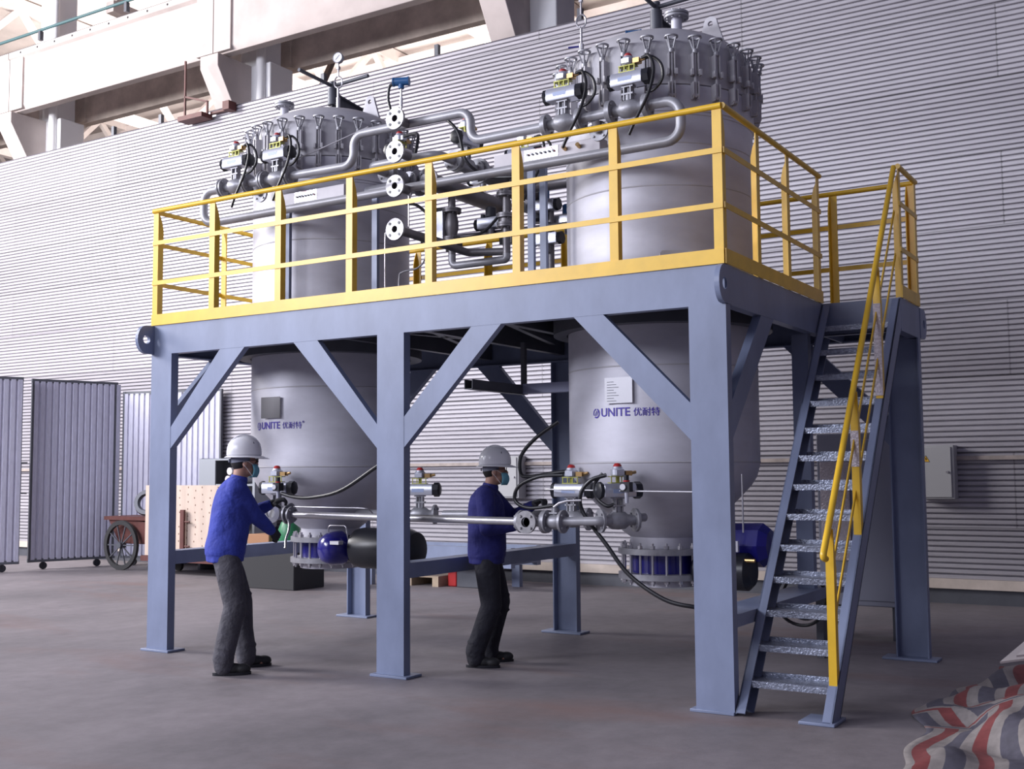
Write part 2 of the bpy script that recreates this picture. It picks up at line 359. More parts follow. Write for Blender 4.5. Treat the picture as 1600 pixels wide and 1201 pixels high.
# red ladder step
t = thing('ladder_step', 'red-brown steel step frame hanging beside the second corbel', 'ladder step', (-7.17,6.6,7.78))
mb = MB()
mb.bar((-7.18,6.75,7.78),(-7.18,6.75,8.85),0.03,0.03,(1,0,0)).bar((-7.18,6.75,8.2),(-6.62,6.75,8.02),0.03,0.03,(0,1,0)).bar((-6.62,6.75,8.03),(-6.62,6.75,7.78),0.03,0.03,(1,0,0))
mb.build('frame', RUST, t); MB().box(-7.2,6.6,7.72,-6.6,6.85,7.80).build('tread', RUST, t)
MB().box(-6.6,6.80,7.80,-6.1,6.86,7.84).box(-6.2,6.7,7.78,-6.05,6.88,7.93).build('arm', RUST, t)
# gate panels on castors
def gate(p0, p1, zt, zb, label, frame_left=True):
    p0 = Vector((*p0,0)); p1 = Vector((*p1,0)); d = (p1-p0); L = d.length; d.normalize(); nrm = Vector((d.y,-d.x,0))
    t = thing('gate_panel', label, 'gate panel', p0, 'vertical ribbed gate panels')
    vs = []; k = 0; s = 0.03; row = []
    while s < L-0.03:
        for a, o_ in ((0,0),(0.012,0.02),(0.075,0.02),(0.087,0)): row.append((s+a, o_))
        s += 0.105
    n = len(row); mb = MB()
    mb.add([p0+d*a+nrm*o_+Vector((0,0,zz)) for zz in (zb+0.04, zt-0.04) for a, o_ in row], [(i,i+1,n+i+1,n+i) for i in range(n-1)])
    mb.build('ribbed_sheet', GATEM, t, sharp=20)
    mb = MB(); b0 = p0-nrm*0.012
    mb.bar(b0+V(0,0,zb+0.03), b0+d*L+V(0,0,zb+0.03),0.05,0.06).bar(b0+V(0,0,zt-0.03), b0+d*L+V(0,0,zt-0.03),0.05,0.06)
    mb.bar(b0+d*0.03+V(0,0,zb), b0+d*0.03+V(0,0,zt),0.06,0.05,(d.x,d.y,0)).bar(b0+d*(L-.03)+V(0,0,zb), b0+d*(L-.03)+V(0,0,zt),0.06,0.05,(d.x,d.y,0))
    mb.build('frame', DGREY, t)
    for a in (0.25 if frame_left else L-0.25, L-0.3 if frame_left else 0.3):
        c = b0+d*a
        MB().cyl(c+V(0,0,0.06)-nrm*0.02, c+V(0,0,0.06)+nrm*0.02,0.06,14).box(c.x-0.02,c.y-0.02,0.06,c.x+0.02,c.y+0.02,zb+0.01).build('castor', BLACK, t)
    return t
gate((-9.3,3.0),(-8.44,4.58),3.14,0.12,'ribbed gate panel cut by the left edge of the photo', False)
g2 = gate((-8.58,4.83),(-8.11,6.18),3.14,0.12,'widest ribbed grey gate panel, second from the left')
MB().tube([(-8.60,4.80,1.25),(-8.66,4.72,1.25),(-8.66,4.72,1.75),(-8.60,4.80,1.75)],0.012,8,0.02).build('handle', DGREY, g2)
gate((-8.05,6.25),(-6.2,6.78),2.98,0.12,'ribbed gate panel nearest the platform, meeting the back wall')
# hand cart
t = thing('hand_cart', 'rusty red hand cart with large spoked wheel in front of the gate', 'hand cart', (-7.15,5.75,0))
mb = MB()
mb.prism([(-7.65,0.84),(-6.2,0.74),(-6.35,0.42),(-7.35,0.42)], (0,6.25,0), (1,0,0), (0,0,1), 0.6)
mb.build('tub', RUST, t, bevel=0.01)
MB().box(-7.70,5.62,0.80,-6.15,6.28,0.86).build('rim', RUST, t)
wh = MB(); wh.ring((-7.18,5.58,0.40),(0,-1,0),0.33,0.40,0.05,32); tw = wh.build('wheel', TYRE, t)
mb = MB(); mb.cyl((-7.18,5.62,0.4),(-7.18,5.50,0.4),0.05,14)
for i in range(10): a = i*PI/5; mb.bar((-7.18,5.555,0.4),(-7.18+0.34*math.cos(a),5.555,0.4+0.34*math.sin(a)),0.018,0.018,(0,1,0))
mb.build('spokes', DGREY, tw)
MB().bar((-6.4,5.7,0.45),(-6.4,5.7,0.0),0.05,0.05,(1,0,0)).build('leg', RUST, t)
tag(MB().lathe([(0.13,0),(0.17,0.34),(0.185,0.34),(0.185,0.37),(0.16,0.37),(0.12,0.03)],(-6.55,5.95,0.865),n=20).build('bucket', GREEN), 'green plastic bucket standing in the hand cart','bucket')
tag(MB().lathe([(0.20,0),(0.22,0.06),(0.20,0.12),(0.14,0.12),(0.12,0.06),(0.14,0)],(-6.98,5.93,1.07),(0.5,-1,0.2),20,False).build('coiled_hose', DGREY), 'dark coiled hose propped in the hand cart','hose')
# plywood on trolley
t = thing('trolley', 'low trolley with castors carrying the plywood sheet', 'trolley', (-5.5,5.6,0))
MB().box(-6.35,5.25,0.20,-4.5,6.0,0.28).build('deck', RUST, t)
for x,y in ((-6.2,5.35),(-4.65,5.35),(-6.2,5.9),(-4.65,5.9)):
    c = MB().box(x-.05,y-.03,0.15,x+.05,y+.03,0.20).build('castor_fork', DGREY, t); MB().cyl((x-.0,y-.025,0.08),(x,y+.025,0.08),0.08,18).build('wheel', TYRE, c)
# plywood with printed dot pattern (holes)
mb = MB(); mb.box(-6.31,5.3,0.285,-4.4,5.32,1.372); 
pw = tag(mb.build('plywood_sheet', PLY), 'pale plywood sheet standing on edge behind the front left post', 'plywood sheet')
random.seed(3); mb = MB()
for i in range(11):
    for j in range(9):
        x = -6.2+i*0.165+random.uniform(-.02,.02); z = 0.40+j*0.11+(0.05 if i%2 else 0); mb.box(x,5.296,z,x+0.012,5.3005,z+0.022)
mb.build('knots', mat('knot_brown',(0.20,0.12,0.08),0.8), pw)
t = thing('notched_bar', 'upright rusty bar with two pegs against the plywood', 'steel bar', (-5.4,5.22,0.285))
MB().box(-5.44,5.22,0.285,-5.36,5.26,1.0).build('bar', RUST, t)
for z in (0.45,0.82): MB().cyl((-5.36,5.24,z),(-5.25,5.24,z),0.012,8).build('peg', RUST, t)
t = thing('storage_cabinet', 'open grey metal cabinet with white rolls, behind the left worker helmet', 'cabinet', (-5.5,6.3,0))
mb = MB(); mb.box(-6.1,6.2,0,-6.05,6.7,1.80).box(-4.9,6.2,0,-4.85,6.7,1.80).box(-6.05,6.68,0,-4.9,6.7,1.80)
for z in (0.1,0.9,1.35,1.76): mb.box(-6.05,6.2,z,-4.9,6.68,z+0.03)
mb.box(-6.05,6.19,1.0,-5.72,6.21,1.76)
mb.build('carcass', mat('grey_cabinet',(0.30,0.32,0.36),0.5), t)
for i in range(4): tag(MB().cyl((-5.5+0.02*i,6.25,1.455+0.13*(i//2)),(-5.5+0.02*i,6.62,1.455+0.13*(i//2)),0.06,14).build('paper_roll', WHITEBOX) if i%2==0 else MB().cyl((-5.3,6.25,1.455+0.13*(i//2)),(-5.3,6.6,1.455+0.13*(i//2)),0.06,14).build('paper_roll', WHITEBOX), 'white paper roll on the upper shelf of the open grey cabinet', 'roll', 'white rolls in the cabinet')
tag(MB().box(-3.7,4.4,0.0,-2.35,5.0,0.52).build('storage_crate', TYRE, bevel=0.01), 'dark crate on the floor beyond the left worker, under the green tank','crate')
tag(MB().lathe([(0.0,0.0),(0.12,0.01),(0.15,0.06),(0.15,0.26),(0.11,0.36),(0.04,0.40),(0.04,0.43),(0,0.43)],(-2.62,4.6,0.525),n=24).build('gas_tank', GREEN), 'small green tank on the dark crate behind the left worker hands','tank')
tag(MB().box(-3.25,4.45,0.522,-2.85,4.75,0.72).build('carton', mat('carton_brown',(0.33,0.17,0.09),0.8), bevel=0.01), 'brown carton on the dark crate beyond the left worker arm', 'carton')
# floor skid behind
t = thing('steel_skid', 'blue-grey channel skid lying on the floor behind the middle post', 'steel skid', (-1.0,5.7,0))
MB().box(-2.2,5.55,0.30,0.3,5.65,0.56).box(-2.2,6.2,0.30,0.3,6.3,0.56).build('channel', PAINT, t)
MB().box(-2.2,5.65,0.34,-2.1,6.2,0.52).box(-0.6,5.65,0.34,-0.5,6.2,0.52).box(0.2,5.65,0.34,0.3,6.2,0.52).build('cross_member', PAINT, t)
for x in (-2.1,-0.1):
    MB().box(x,5.56,0,x+0.12,5.64,0.30).build('leg', PAINT, t); MB().box(x,6.21,0,x+0.12,6.29,0.30).build('leg', PAINT, t)
t = thing('pallet', 'wooden pallet on the floor below the blue-grey skid', 'pallet', (-1.4,6.0,0))
mb = MB(); mb.box(-1.9,5.7,0.12,-0.95,6.5,0.14)
mb.build('deck_board', WOOD, t)
for x in (-1.9,-1.5,-1.05): MB().box(x,5.7,0,x+0.1,6.5,0.12).build('bearer', WOOD, t)
tag(MB().box(-0.9,5.85,0.0,-0.76,6.05,0.21).build('fuel_can', mat('bright_red',(0.6,0.03,0.03),0.4), bevel=0.015), 'small red can on the floor beside the pallet','can')
tag(MB().box(-0.72,5.8,0.0,-0.28,6.15,0.26).build('tool_crate', DGREY, bevel=0.01), 'dark crate on the floor behind the right worker knees','crate')
# wall boxes
def elec(x0, x1, z0, z1, label, sign):
    t = thing('electrical_box', label, 'electrical box', ((x0+x1)/2, WY-0.01, z0))
    MB().box(x0,WY-0.20,z0,x1,WY-0.0,z1).build('body', CREAM, t, bevel=0.006)
    MB().box(x0+0.02,WY-0.215,z0+0.02,x1-0.03,WY-0.20,z1-0.02).build('door', CREAM, t, bevel=0.004)
    MB().cyl((x1-0.07,WY-0.235,(z0+z1)/2),(x1-0.07,WY-0.215,(z0+z1)/2),0.014,12).build('lock', BRIGHT, t)
    if sign:
        MB().prism([(-0.045,0),(0.045,0),(0,0.078)],(x0+0.10,WY-0.2155,z1-0.19),(1,0,0),(0,0,1),-0.002).build('warning_sign', BLACK, t)
        MB().prism([(-0.036,0),(0.036,0),(0,0.063)],(x0+0.10,WY-0.2175,z1-0.185),(1,0,0),(0,0,1),-0.002).build('sign_face', SIGN, t)
        MB().prism([(0.006,0.048),(-0.012,0.024),(0.0,0.024),(-0.006,0.006),(0.012,0.03),(0.0,0.03)],(x0+0.10,WY-0.220,z1-0.182),(1,0,0),(0,0,1),-0.001).build('bolt_symbol', BLACK, t)
elec(5.10,5.50,1.19,1.80,'cream electrical box with yellow warning triangle on the back wall at right', True)
elec(-0.78,-0.28,1.17,1.76,'cream electrical box on the back wall behind the right worker', False)
# ================= PLATFORM FRAME =================
L, CW, CD, W, ZB, ZT, Y1, LX = 5.4, 0.257, 0.08, 2.686, 2.592, 2.853, 2.119, 6.009
def U(w, d, t=0.012):      # channel outline, web on the first axis at 0, flanges along +second axis
    return [(0,0),(w,0),(w,d),(w-t,d),(w-t,t),(t,t),(t,d),(0,d)]
fr_ = thing('steel_platform', 'blue-grey painted channel steel platform frame carrying the two vessels', 'platform', (0,0,0))
PX = [0.0, 2.559, L-CW]
def base_plate(x0, x1, y0, y1, par, m=PAINT): MB().box(x0,y0,0,x1,y1,0.02).build('base_plate', m, par, bevel=0.004)
for x in PX:
    c = MB().prism(U(CW, CD), (x, 0, 0.02), (1,0,0), (0,1,0), ZB-0.02).build('column', PAINT, fr_)
    base_plate(x-0.04, x+CW+0.05 if x < 5 else x+CW, -0.035 if x < 5 else -0.012, 0.16, c)
for x in (0.0, 2.559, LX-CW):
    c = MB().prism([(a, -b_) for a, b_ in U(CW, CD)], (x, W+CD, 0.02), (1,0,0), (0,1,0), ZB-0.02).build('column', PAINT, fr_)
    base_plate(x-0.10, x+CW+0.07, W-0.06, W+CD+0.05, c)
# long beams
MB().prism(U(ZT-ZB, 0.08), (0.0, 0, ZB), (0,0,1), (0,1,0), -(L-0.004)).build('front_beam', PAINT, fr_)
MB().prism([(a,-b_) for a,b_ in U(ZT-ZB, 0.08)], (0.0, 2.766, ZB), (0,0,1), (0,1,0), -LX).build('rear_beam', PAINT, fr_)
def side_plate(x, y0, y1, lug0, lug1, t=0.02, xs=1):
    mb = MB()
    mb.box(x-t, y0, ZB, x, y1, ZT)
    return mb
MB().box(0,0.08,ZB,0.02,2.74,ZT).box(0,0.08,ZB,0.075,2.74,ZB+0.012).box(0,0.08,ZT-0.014,0.075,2.74,ZT-0.002).build('side_beam', PAINT, fr_)
MB().box(L-0.02,0.03,ZB,L,Y1,ZT).box(L-0.075,0.08,ZB,L-0.02,Y1,ZB+0.012).build('side_beam', PAINT, fr_)
MB().box(L,Y1,ZB,LX-0.02,Y1+0.012,ZT-0.002).box(L,Y1,ZB,LX-0.02,Y1+0.075,ZB+0.012).build('landing_beam', PAINT, fr_)
MB().box(LX-0.02,Y1,ZB,LX,2.77,ZT).box(LX-0.075,Y1,ZB,LX-0.02,2.74,ZB+0.012).build('landing_side_beam', PAINT, fr_)
MB().box(L-0.02,Y1,ZB,L,2.74,ZT-0.03).build('side_beam', PAINT, fr_)
def lug(x, y, sgn, z=2.722, rr=0.125):
    out = []; yb = y - sgn*0.13
    for i in range(13): a = -PI/2 + PI*i/12; out.append((y*sgn + rr*0.78*math.cos(a), z + rr*math.sin(a)))
    out += [(y*sgn-0.13, z+rr), (y*sgn-0.13, z-rr)]
    out = [(a*sgn, b_) for a, b_ in out]
    if sgn < 0: out = out[::-1]
    return MB().plate_hole(out, (y, z), 0.038, (x-0.03,0,0), (0,1,0), (0,0,1), 0.035).build('lifting_lug', PAINT, fr_)
lug(0.03, -0.087, -1); lug(L+0.0, -0.02, -1); lug(LX+0.0, 2.90, 1); lug(0.03, 2.90, 1)
# braces
def brace(poly, y0, dy, par=fr_): return MB().prism(poly, (0,y0,0), (1,0,0), (0,0,1), -dy).build('brace', PAINT, par)
for yy, dd in ((0.002, 0.06), (W+0.016, 0.06)):
    brace([(0.258,1.943),(0.258,1.755),(1.14,ZB),(0.85,ZB)], yy, dd)
    brace([(2.558,1.717),(2.558,1.900),(1.947,ZB),(1.69,ZB)], yy, dd)
    brace([(2.817,1.950),(2.817,1.717),(3.692,ZB),(3.434,ZB)], yy, dd)
    if yy < 1: brace([(5.142,1.722),(5.142,1.965),(4.517,ZB),(4.288,ZB)], yy, dd)
    else: brace([(5.751,1.722),(5.751,1.965),(5.12,ZB),(4.88,ZB)], yy, dd)
def sbrace(poly, x0): return MB().prism(poly, (x0,0,0), (0,1,0), (0,0,1), 0.06).build('brace', PAINT, fr_)
sbrace([(0.081,1.728),(0.928,ZB),(0.668,ZB),(0.081,1.975)], L-0.062)
sbrace([(0.081,1.728),(0.928,ZB),(0.668,ZB),(0.081,1.975)], 0.01)
sbrace([(W-0.001,1.728),(W-0.001,1.975),(2.10,ZB),(1.84,ZB)], 0.01)
# ties
for x1, z0, z1 in ((CW,0.750,0.865),(2.816,0.735,0.848)):
    mb = MB(); mb.box(x1-0.16,0.081,z1-0.012,x1,W-0.001,z1).box(x1-0.012,0.081,z0,x1,W-0.001,z1-0.012).box(x1-0.16,0.081,z0,x1-0.148,W-0.001,z1-0.012); mb.build('tie_beam', PAINT, fr_)
MB().box(L-0.26,0.081,0.535,L,2.55,0.615).build('tie_beam', PAINT, fr_)
MB().box(L-0.22,2.44,0.0,L-0.16,2.55,0.535).build('tie_leg', DGREY, fr_)
MB().box(5.215,1.88,0.615,5.345,1.96,ZB).build('hanger_post', PAINT, fr_)
# deck with round openings
def deck():
    mb = MB()
    for cx in (0.9, 4.33):
        mb.plate_hole([(cx-0.86,0.2),(cx+0.86,0.2),(cx+0.86,2.5),(cx-0.86,2.5)], (cx,1.38), 0.80, (0,0,ZT-0.016), (1,0,0), (0,1,0), 0.014)
    z0, z1 = ZT-0.016, ZT-0.002
    mb.box(0.021,0.09,z0,5.375,0.2,z1).box(0.021,2.5,z0,5.375,2.73,z1).box(0.021,0.2,z0,0.04,2.5,z1).box(1.76,0.2,z0,3.47,2.5,z1).box(5.19,0.2,z0,5.375,2.5,z1)
    mb.box(5.405,Y1+0.08,z0,5.93,2.72,z1)
    return mb.build('deck_plate', DGREY, fr_)
deck()
for x in (1.78, 2.62, 3.40): MB().box(x,0.09,2.66,x+0.07,2.73,ZT-0.017).build('joist', DGREY, fr_)
MB().bar((1.9,0.3,2.75),(2.6,2.4,2.75),0.05,0.05).bar((3.35,0.3,2.75),(2.75,2.4,2.75),0.05,0.05).bar((2.62,0.3,2.75),(1.9,2.3,2.75),0.05,0.05).build('bracing_angle', DGREY, fr_)
for cx in (0.9,4.33):
    MB().ring((cx,1.38,2.60),(0,0,1),0.755,0.86,0.22,48).build('support_ring', DGREY, fr_)

# ================= GUARD RAILS =================
Z3, Z2, Z1 = 3.2165, 3.5786, 3.89
def post_mesh(x, y, ux, uy, z0=ZT+0.002, z1=Z1-0.015, wdt=0.065):   # angle section: broad leg along (ux,uy), second leg points inwards
    u = Vector((ux,uy,0)); nrm = Vector((-uy,ux,0)); p = Vector((x,y,0)); mb = MB()
    mb.obox(p + nrm*0.004 + Vector((0,0,(z0+z1)/2)), (u, nrm, (0,0,1)), (wdt/2, 0.004, (z1-z0)/2))
    q = p + u*(wdt/2-0.004)
    mb.prism([(0.008,z0),(0.06,z0),(0.06,z1-0.16),(0.045,z1-0.09),(0.008,z1)], q - u*0.004, nrm, (0,0,1), 0.008)
    return mb
def rail(name, label, a, bb, posts, toe=True, top=True):
    a = Vector((*a,0)); bb = Vector((*bb,0)); d = (bb-a); Ln = d.length; d.normalize(); nrm = Vector((-d.y,d.x,0))
    t = thing('guard_rail', label, 'guard rail', a + V(0,0,ZT))
    for s in posts: p = a+d*s; post_mesh(p.x, p.y, d.x, d.y).build('post', YEL, t)
    MB().tube([a+V(0,0,Z1), bb+V(0,0,Z1)], 0.021, 12).build('top_rail', YEL, t)
    for z in (Z2, Z3): MB().bar(a-nrm*0.004+V(0,0,z+0.019), bb-nrm*0.004+V(0,0,z+0.019), 0.007, 0.038).build('mid_rail', YEL, t)
    if toe: MB().bar(a-nrm*0.004+V(0,0,(ZT+2.951)/2), bb-nrm*0.004+V(0,0,(ZT+2.951)/2), 0.007, 2.951-ZT).build('toe_board', YEL, t)
    return t
rail('f', 'long yellow guard rail along the front edge of the platform', (0.0,-0.004), (L,-0.004), (0.033,0.745,1.515,2.277,3.053,3.829,4.612,5.365))
rail('r', 'yellow guard rail on the right end of the platform, from front corner to stair', (L+0.004,0.0), (L+0.004,Y1), (0.66,1.315,2.07))
rail('l', 'yellow guard rail on the left end of the platform', (-0.004,2.754), (-0.004,0.0), (0.03,0.95,1.9))
rail('b', 'yellow guard rail along the rear edge of the platform, behind the vessels', (LX,2.765), (0.0,2.765), (0.04,0.68,1.6,2.4,3.3,4.2,5.1,5.97), False)
rail('e', 'short yellow guard rail beside the top of the stair', (LX+0.004,Y1+0.03), (LX+0.004,2.754), (0.035,0.58))

# ================= STAIR =================
st = thing('stair', 'blue-grey steel stair with chequer plate treads at the right end of the platform', 'stair', (5.7,1.0,0))
def yf(z): return -0.01 + (z-0.02)/1.34
hz = 0.185
for x0, nm in ((5.408, 1), (5.949, -1)):
    mb = MB(); web = x0 if nm == 1 else x0+0.05
    mb.prism([(yf(0.02),0.02),(yf(0.02)+hz,0.02),(2.115,yf(0)*0+0.02+(2.115-hz+0.01)*1.34),(2.115,2.845),(yf(2.845),2.845)], (web,0,0), (0,1,0), (0,0,1), 0.01)
    sl = Vector((0,1,1.34)).normalized()
    a = Vector((x0+0.03, yf(0.02), 0.02)); e_ = Vector((x0+0.03, yf(2.845), 2.845))
    nn = Vector((0,1.34,-1)).normalized()
    mb.obox((a+e_)/2+nn*0.005, (sl,(1,0,0),nn), ((e_-a).length/2-0.004,0.03,0.005))
    mb.obox((a+e_)/2+nn*(hz*0.80-0.005)-sl*0.12, (sl,(1,0,0),nn), ((e_-a).length/2-0.13,0.03,0.005))
    s_ = mb.build('stringer', PAINT, st)
MB().box(5.81,-0.03,0,6.03,0.22,0.02).build('foot_plate', PAINT, st, bevel=0.005)
for k in range(1, 14):
    z = 0.2037*k; y = 0.126+0.1525*(k-1)
    MB().box(5.418,y,z-0.006,5.948,y+0.20,z).box(5.418,y,z-0.042,5.948,y+0.006,z-0.006).box(5.418,y+0.194,z,5.948,y+0.20,z+0.028).build('tread', TREAD, st)
hr = thing('stair_handrail', 'yellow sloping handrail on the right side of the stair', 'handrail', (5.98,0.15,0.2))
def rz(y): return 1.0+1.347*(y-0.0)
MB().tube([(5.98,0.055,0.985),(5.98,0.0,1.0),(5.98,0.03,rz(0.03)),(5.98,2.16,Z1)],0.021,12,0.03).build('top_rail', YEL, hr)
for dz in (0.36,0.70): MB().bar((5.975,0.15,rz(0.15)-dz),(5.975,2.15,rz(2.15)-dz),0.008,0.03,(0,0,1)).build('mid_rail', YEL, hr)
def spost(y, z0, m, w_=0.05):
    zt = rz(y)-0.02
    mb = MB(); mb.box(5.955,y,z0,6.005,y+0.008,zt); mb.prism([(y+0.008,z0),(y+0.055,z0+0.07),(y+0.055,zt-0.25),(y+0.008,zt)], (5.997,0,0),(0,1,0),(0,0,1),0.008)
    return mb.build('post', m, hr)
spost(0.135, 0.205, YEL)
for y in (0.79, 1.49):
    z0 = rz(y)-0.97; p = spost(y, z0, YEL)
    MB().box(5.953,y-0.004,z0+(0.45 if y<1 else 0.02),6.007,y-0.001,rz(y)-0.28).build('film_wrap', FILM, p)

# ================= VESSELS =================
def zd(r, R=0.755, z0=4.63, h=0.37): return z0 + h*math.sqrt(max(0,1-(r/R)**2))
def text_on(body, size, cx, zc, R, m, par, dx=0.0, name='lettering'):
    cu = bpy.data.curves.new('t','FONT'); cu.body = body; cu.size = size; cu.align_x = 'LEFT'; cu.extrude = 0.001; cu.resolution_u = 4; cu.offset = 0.0012 if body == 'UNITE' else 0.0
    ob = bpy.data.objects.new('t', cu); COL.objects.link(ob); bpy.context.view_layer.update()
    me = bpy.data.meshes.new_from_object(ob.evaluated_get(bpy.context.evaluated_depsgraph_get())); bpy.data.objects.remove(ob)
    wd = max(v.co.x for v in me.vertices)
    off = Vector(par.location)
    for v in me.vertices:
        th = (v.co.x+dx)/R; rr = R+0.0025+v.co.z
        v.co = Vector((cx+rr*math.sin(th), 1.38-rr*math.cos(th), zc+v.co.y)) - off
    me.materials.clear(); me.materials.append(m)
    o = bpy.data.objects.new(name, me); COL.objects.link(o); o.parent = par
    return wd
def vessel(cx, label, plate_m, px0, px1, lx):
    t = thing('pressure_vessel', label, 'vessel', (cx,1.38,0.93))
    R = 0.742
    mb = MB(); mb.lathe([(0.27,0.93),(0.275,1.02),(0.33,1.06),(0.60,1.335),(0.67,1.41),(0.715,1.48),(0.737,1.56),(R,1.60),(R,1.602),(R,2.0),(R,4.155),(0.748,4.158),(0.748,4.178),(0.757,4.182),(0.757,4.375),(0.745,4.378)],(cx,1.38,0),n=96,cap=True)
    sh = mb.build('shell', STEEL, t, sharp=25)
    for z in (1.59,2.30,3.626,3.945): MB().lathe([(R,z-0.006),(R+0.003,z-0.002),(R+0.003,z+0.002),(R,z+0.006)],(cx,1.38,0),n=96,cap=False).build('weld_seam', LID, sh)
    pr = [(0.745,4.382),(0.757,4.385),(0.757,4.60)] + [(0.757*math.cos(a), 4.63+0.37*math.sin(a)) for a in [i*PI/2/12 for i in range(13)]]
    pr[-1] = (0.0005, 5.0)
    lid = MB().lathe(pr,(cx,1.38,0),n=96,cap=False).build('lid', LID, t, sharp=40)
    # clamps
    mb = MB()
    for y in (-0.024,0.016):
        mb.box(0.757,y,4.44,0.815,y+0.008,4.605)
        mb.prism([(0.757,4.26),(0.80,4.26),(0.815,4.29),(0.815,4.385),(0.757,4.385)],(0,y+0.008,0),(1,0,0),(0,0,1),0.008)
    mb.box(0.757,-0.035,4.445,0.765,0.035,4.60).box(0.79,-0.04,4.43,0.83,-0.024,4.475).box(0.79,0.024,4.43,0.83,0.04,4.475)
    mb.cyl((0.795,0,4.27),(0.795,0,4.62),0.011,8).cyl((0.795,-0.03,4.285),(0.795,0.03,4.285),0.012,8)
    cm = mb.build('lid_clamp', LID).data
    hb = MB(); hb.lathe([(0.018,4.60),(0.022,4.61),(0.022,4.63),(0.012,4.64),(0.012,4.66)],(0.795,0,0),n=12)
    for i in range(4):
        a = PI/4+i*PI/2; hb.bar((0.795+0.012*math.cos(a),0.012*math.sin(a),4.625),(0.795+0.044*math.cos(a),0.044*math.sin(a),4.722),0.010,0.008,(-math.sin(a),math.cos(a),0))
    hb.ring((0.795,0,4.718),(0,0,1),0.036,0.052,0.010,20)
    hm = hb.build('handwheel', PIPE).data
    for o in list(COL.objects):
        if o.data in (cm, hm) and o.parent is None: bpy.data.objects.remove(o)
    for k in range(28):
        a = math.radians(-58.0+360/28*k)
        c = bpy.data.objects.new('lid_clamp', cm); COL.objects.link(c); c.parent = t; c.location = (0,0,-0.93); c.rotation_euler = (0,0,a)
        h_ = bpy.data.objects.new('handwheel', hm); COL.objects.link(h_); h_.parent = c
    # lifting ears
    for sx_ in (-1,1):
        x = cx+sx_*0.47
        out = [(-0.16,-0.22)]+[(0.16,-0.22)]+[(0.055*math.cos(a), 0.11+0.055*math.sin(a)) for a in [PI*i/10 for i in range(11)]]
        MB().plate_hole([(p[0],p[1]) for p in out],(0,0.105),0.022,(x,1.39,4.93),(1,0,0),(0,0,1),0.025).build('lifting_ear', LID, t)
    # screw jack with two arms and davit
    MB().cyl((cx,1.38,4.99),(cx,1.38,5.12),0.022,12).build('screw', BLACK, t)
    MB().lathe([(0.05,5.09),(0.05,5.25),(0.035,5.25),(0.035,5.32)],(cx,1.38,0),n=20).build('screw_nut', DGREY, t)
    MB().cyl((cx,1.38,5.28),(cx,0.90,5.30),0.018,12).cyl((cx,1.38,5.28),(cx+0.44,1.38,5.30),0.018,12).build('turning_arm', DGREY, t)
    mb = MB(); mb.prism([(1.42,5.20),(2.06,5.13),(2.06,4.99),(1.86,4.99),(1.42,5.08)],(cx-0.004,0,0),(0,1,0),(0,0,1),0.012).box(cx-0.04,1.42,5.20,cx+0.04,1.44,5.22)
    mb.bar((cx,1.42,5.20),(cx,2.10,5.13),0.08,0.012)
    mb.box(cx-0.04,2.06,4.55,cx+0.04,2.16,5.13); mb.box(cx-0.04,2.10,4.45,cx+0.04,2.155,4.6)
    mb.build('davit_arm', DGREY, t)
    # nameplate on stand-off
    zc = 2.12; MB().box(px0,0.618,zc-0.095,px1,0.621,zc+0.095).build('nameplate', plate_m, t)
    MB().box(px0+0.02,0.622,zc-0.085,px1-0.0,0.66,zc+0.085).build('plate_bracket', LID, t)
    if plate_m is PLATE:
        mb = MB()
        for i in range(8): mb.box(px0+0.02,0.6165,zc+0.06-i*0.02,px0+0.075+0.02*(i%3),0.6178,zc+0.064-i*0.02)
        mb.build('plate_text', DGREY, t)
    # logo and lettering
    zt = 1.932; dx = lx-cx
    ob = MB(); R2 = R+0.0025
    def arc(r0,r1,a0,a1,n=16):
        v = []
        for i in range(n+1):
            a = a0+(a1-a0)*i/n
            for r in (r0,r1):
                th = (dx-0.045+r*math.cos(a)*0.9)/R; v.append((cx+(R2+.001)*math.sin(th),1.38-(R2+.001)*math.cos(th),zt+0.026+r*math.sin(a)))
        ob.add(v,[(2*i,2*i+1,2*i+3,2*i+2) for i in range(n)])
    arc(0.026,0.036,-2.2,1.3); arc(0.028,0.036,1.7,3.6)
    for q in (-0.008,0.008):
        v = []
        for (a_,b_) in ((q-0.010,-0.018),(q-0.004,-0.018),(q+0.014,0.020),(q+0.008,0.020)):
            th = (dx-0.045+a_)/R; v.append((cx+(R2+.001)*math.sin(th),1.38-(R2+.001)*math.cos(th),zt+0.026+b_))
        ob.add(v,[(0,1,2,3)])
    ob.build('logo', INK, t)
    wd = text_on('UNITE', 0.088, cx, zt, R, INK, t, dx)
    w2 = text_on('优耐特', 0.066, cx, zt+0.002, R, INK, t, dx+wd+0.025)
    text_on('®', 0.025, cx, zt+0.045, R, INK, t, dx+wd+w2+0.03)
    return t
vA = vessel(0.9, 'left stainless pressure vessel with clamped domed lid and dull nameplate', DPLATE, 0.735, 0.965, 0.70)
vB = vessel(4.33, 'right stainless pressure vessel with clamped domed lid and shiny nameplate', PLATE, 4.205, 4.43, 4.15)
tag(MB().prism([(-0.13,0),(0.13,0),(0.13,0.14),(0.11,0.16),(-0.11,0.16),(-0.13,0.14)],(4.78,0.655,2.95),(0.8,0.45,0),(0,0,1),0.03).build('inspection_plate', LID, vB), None)

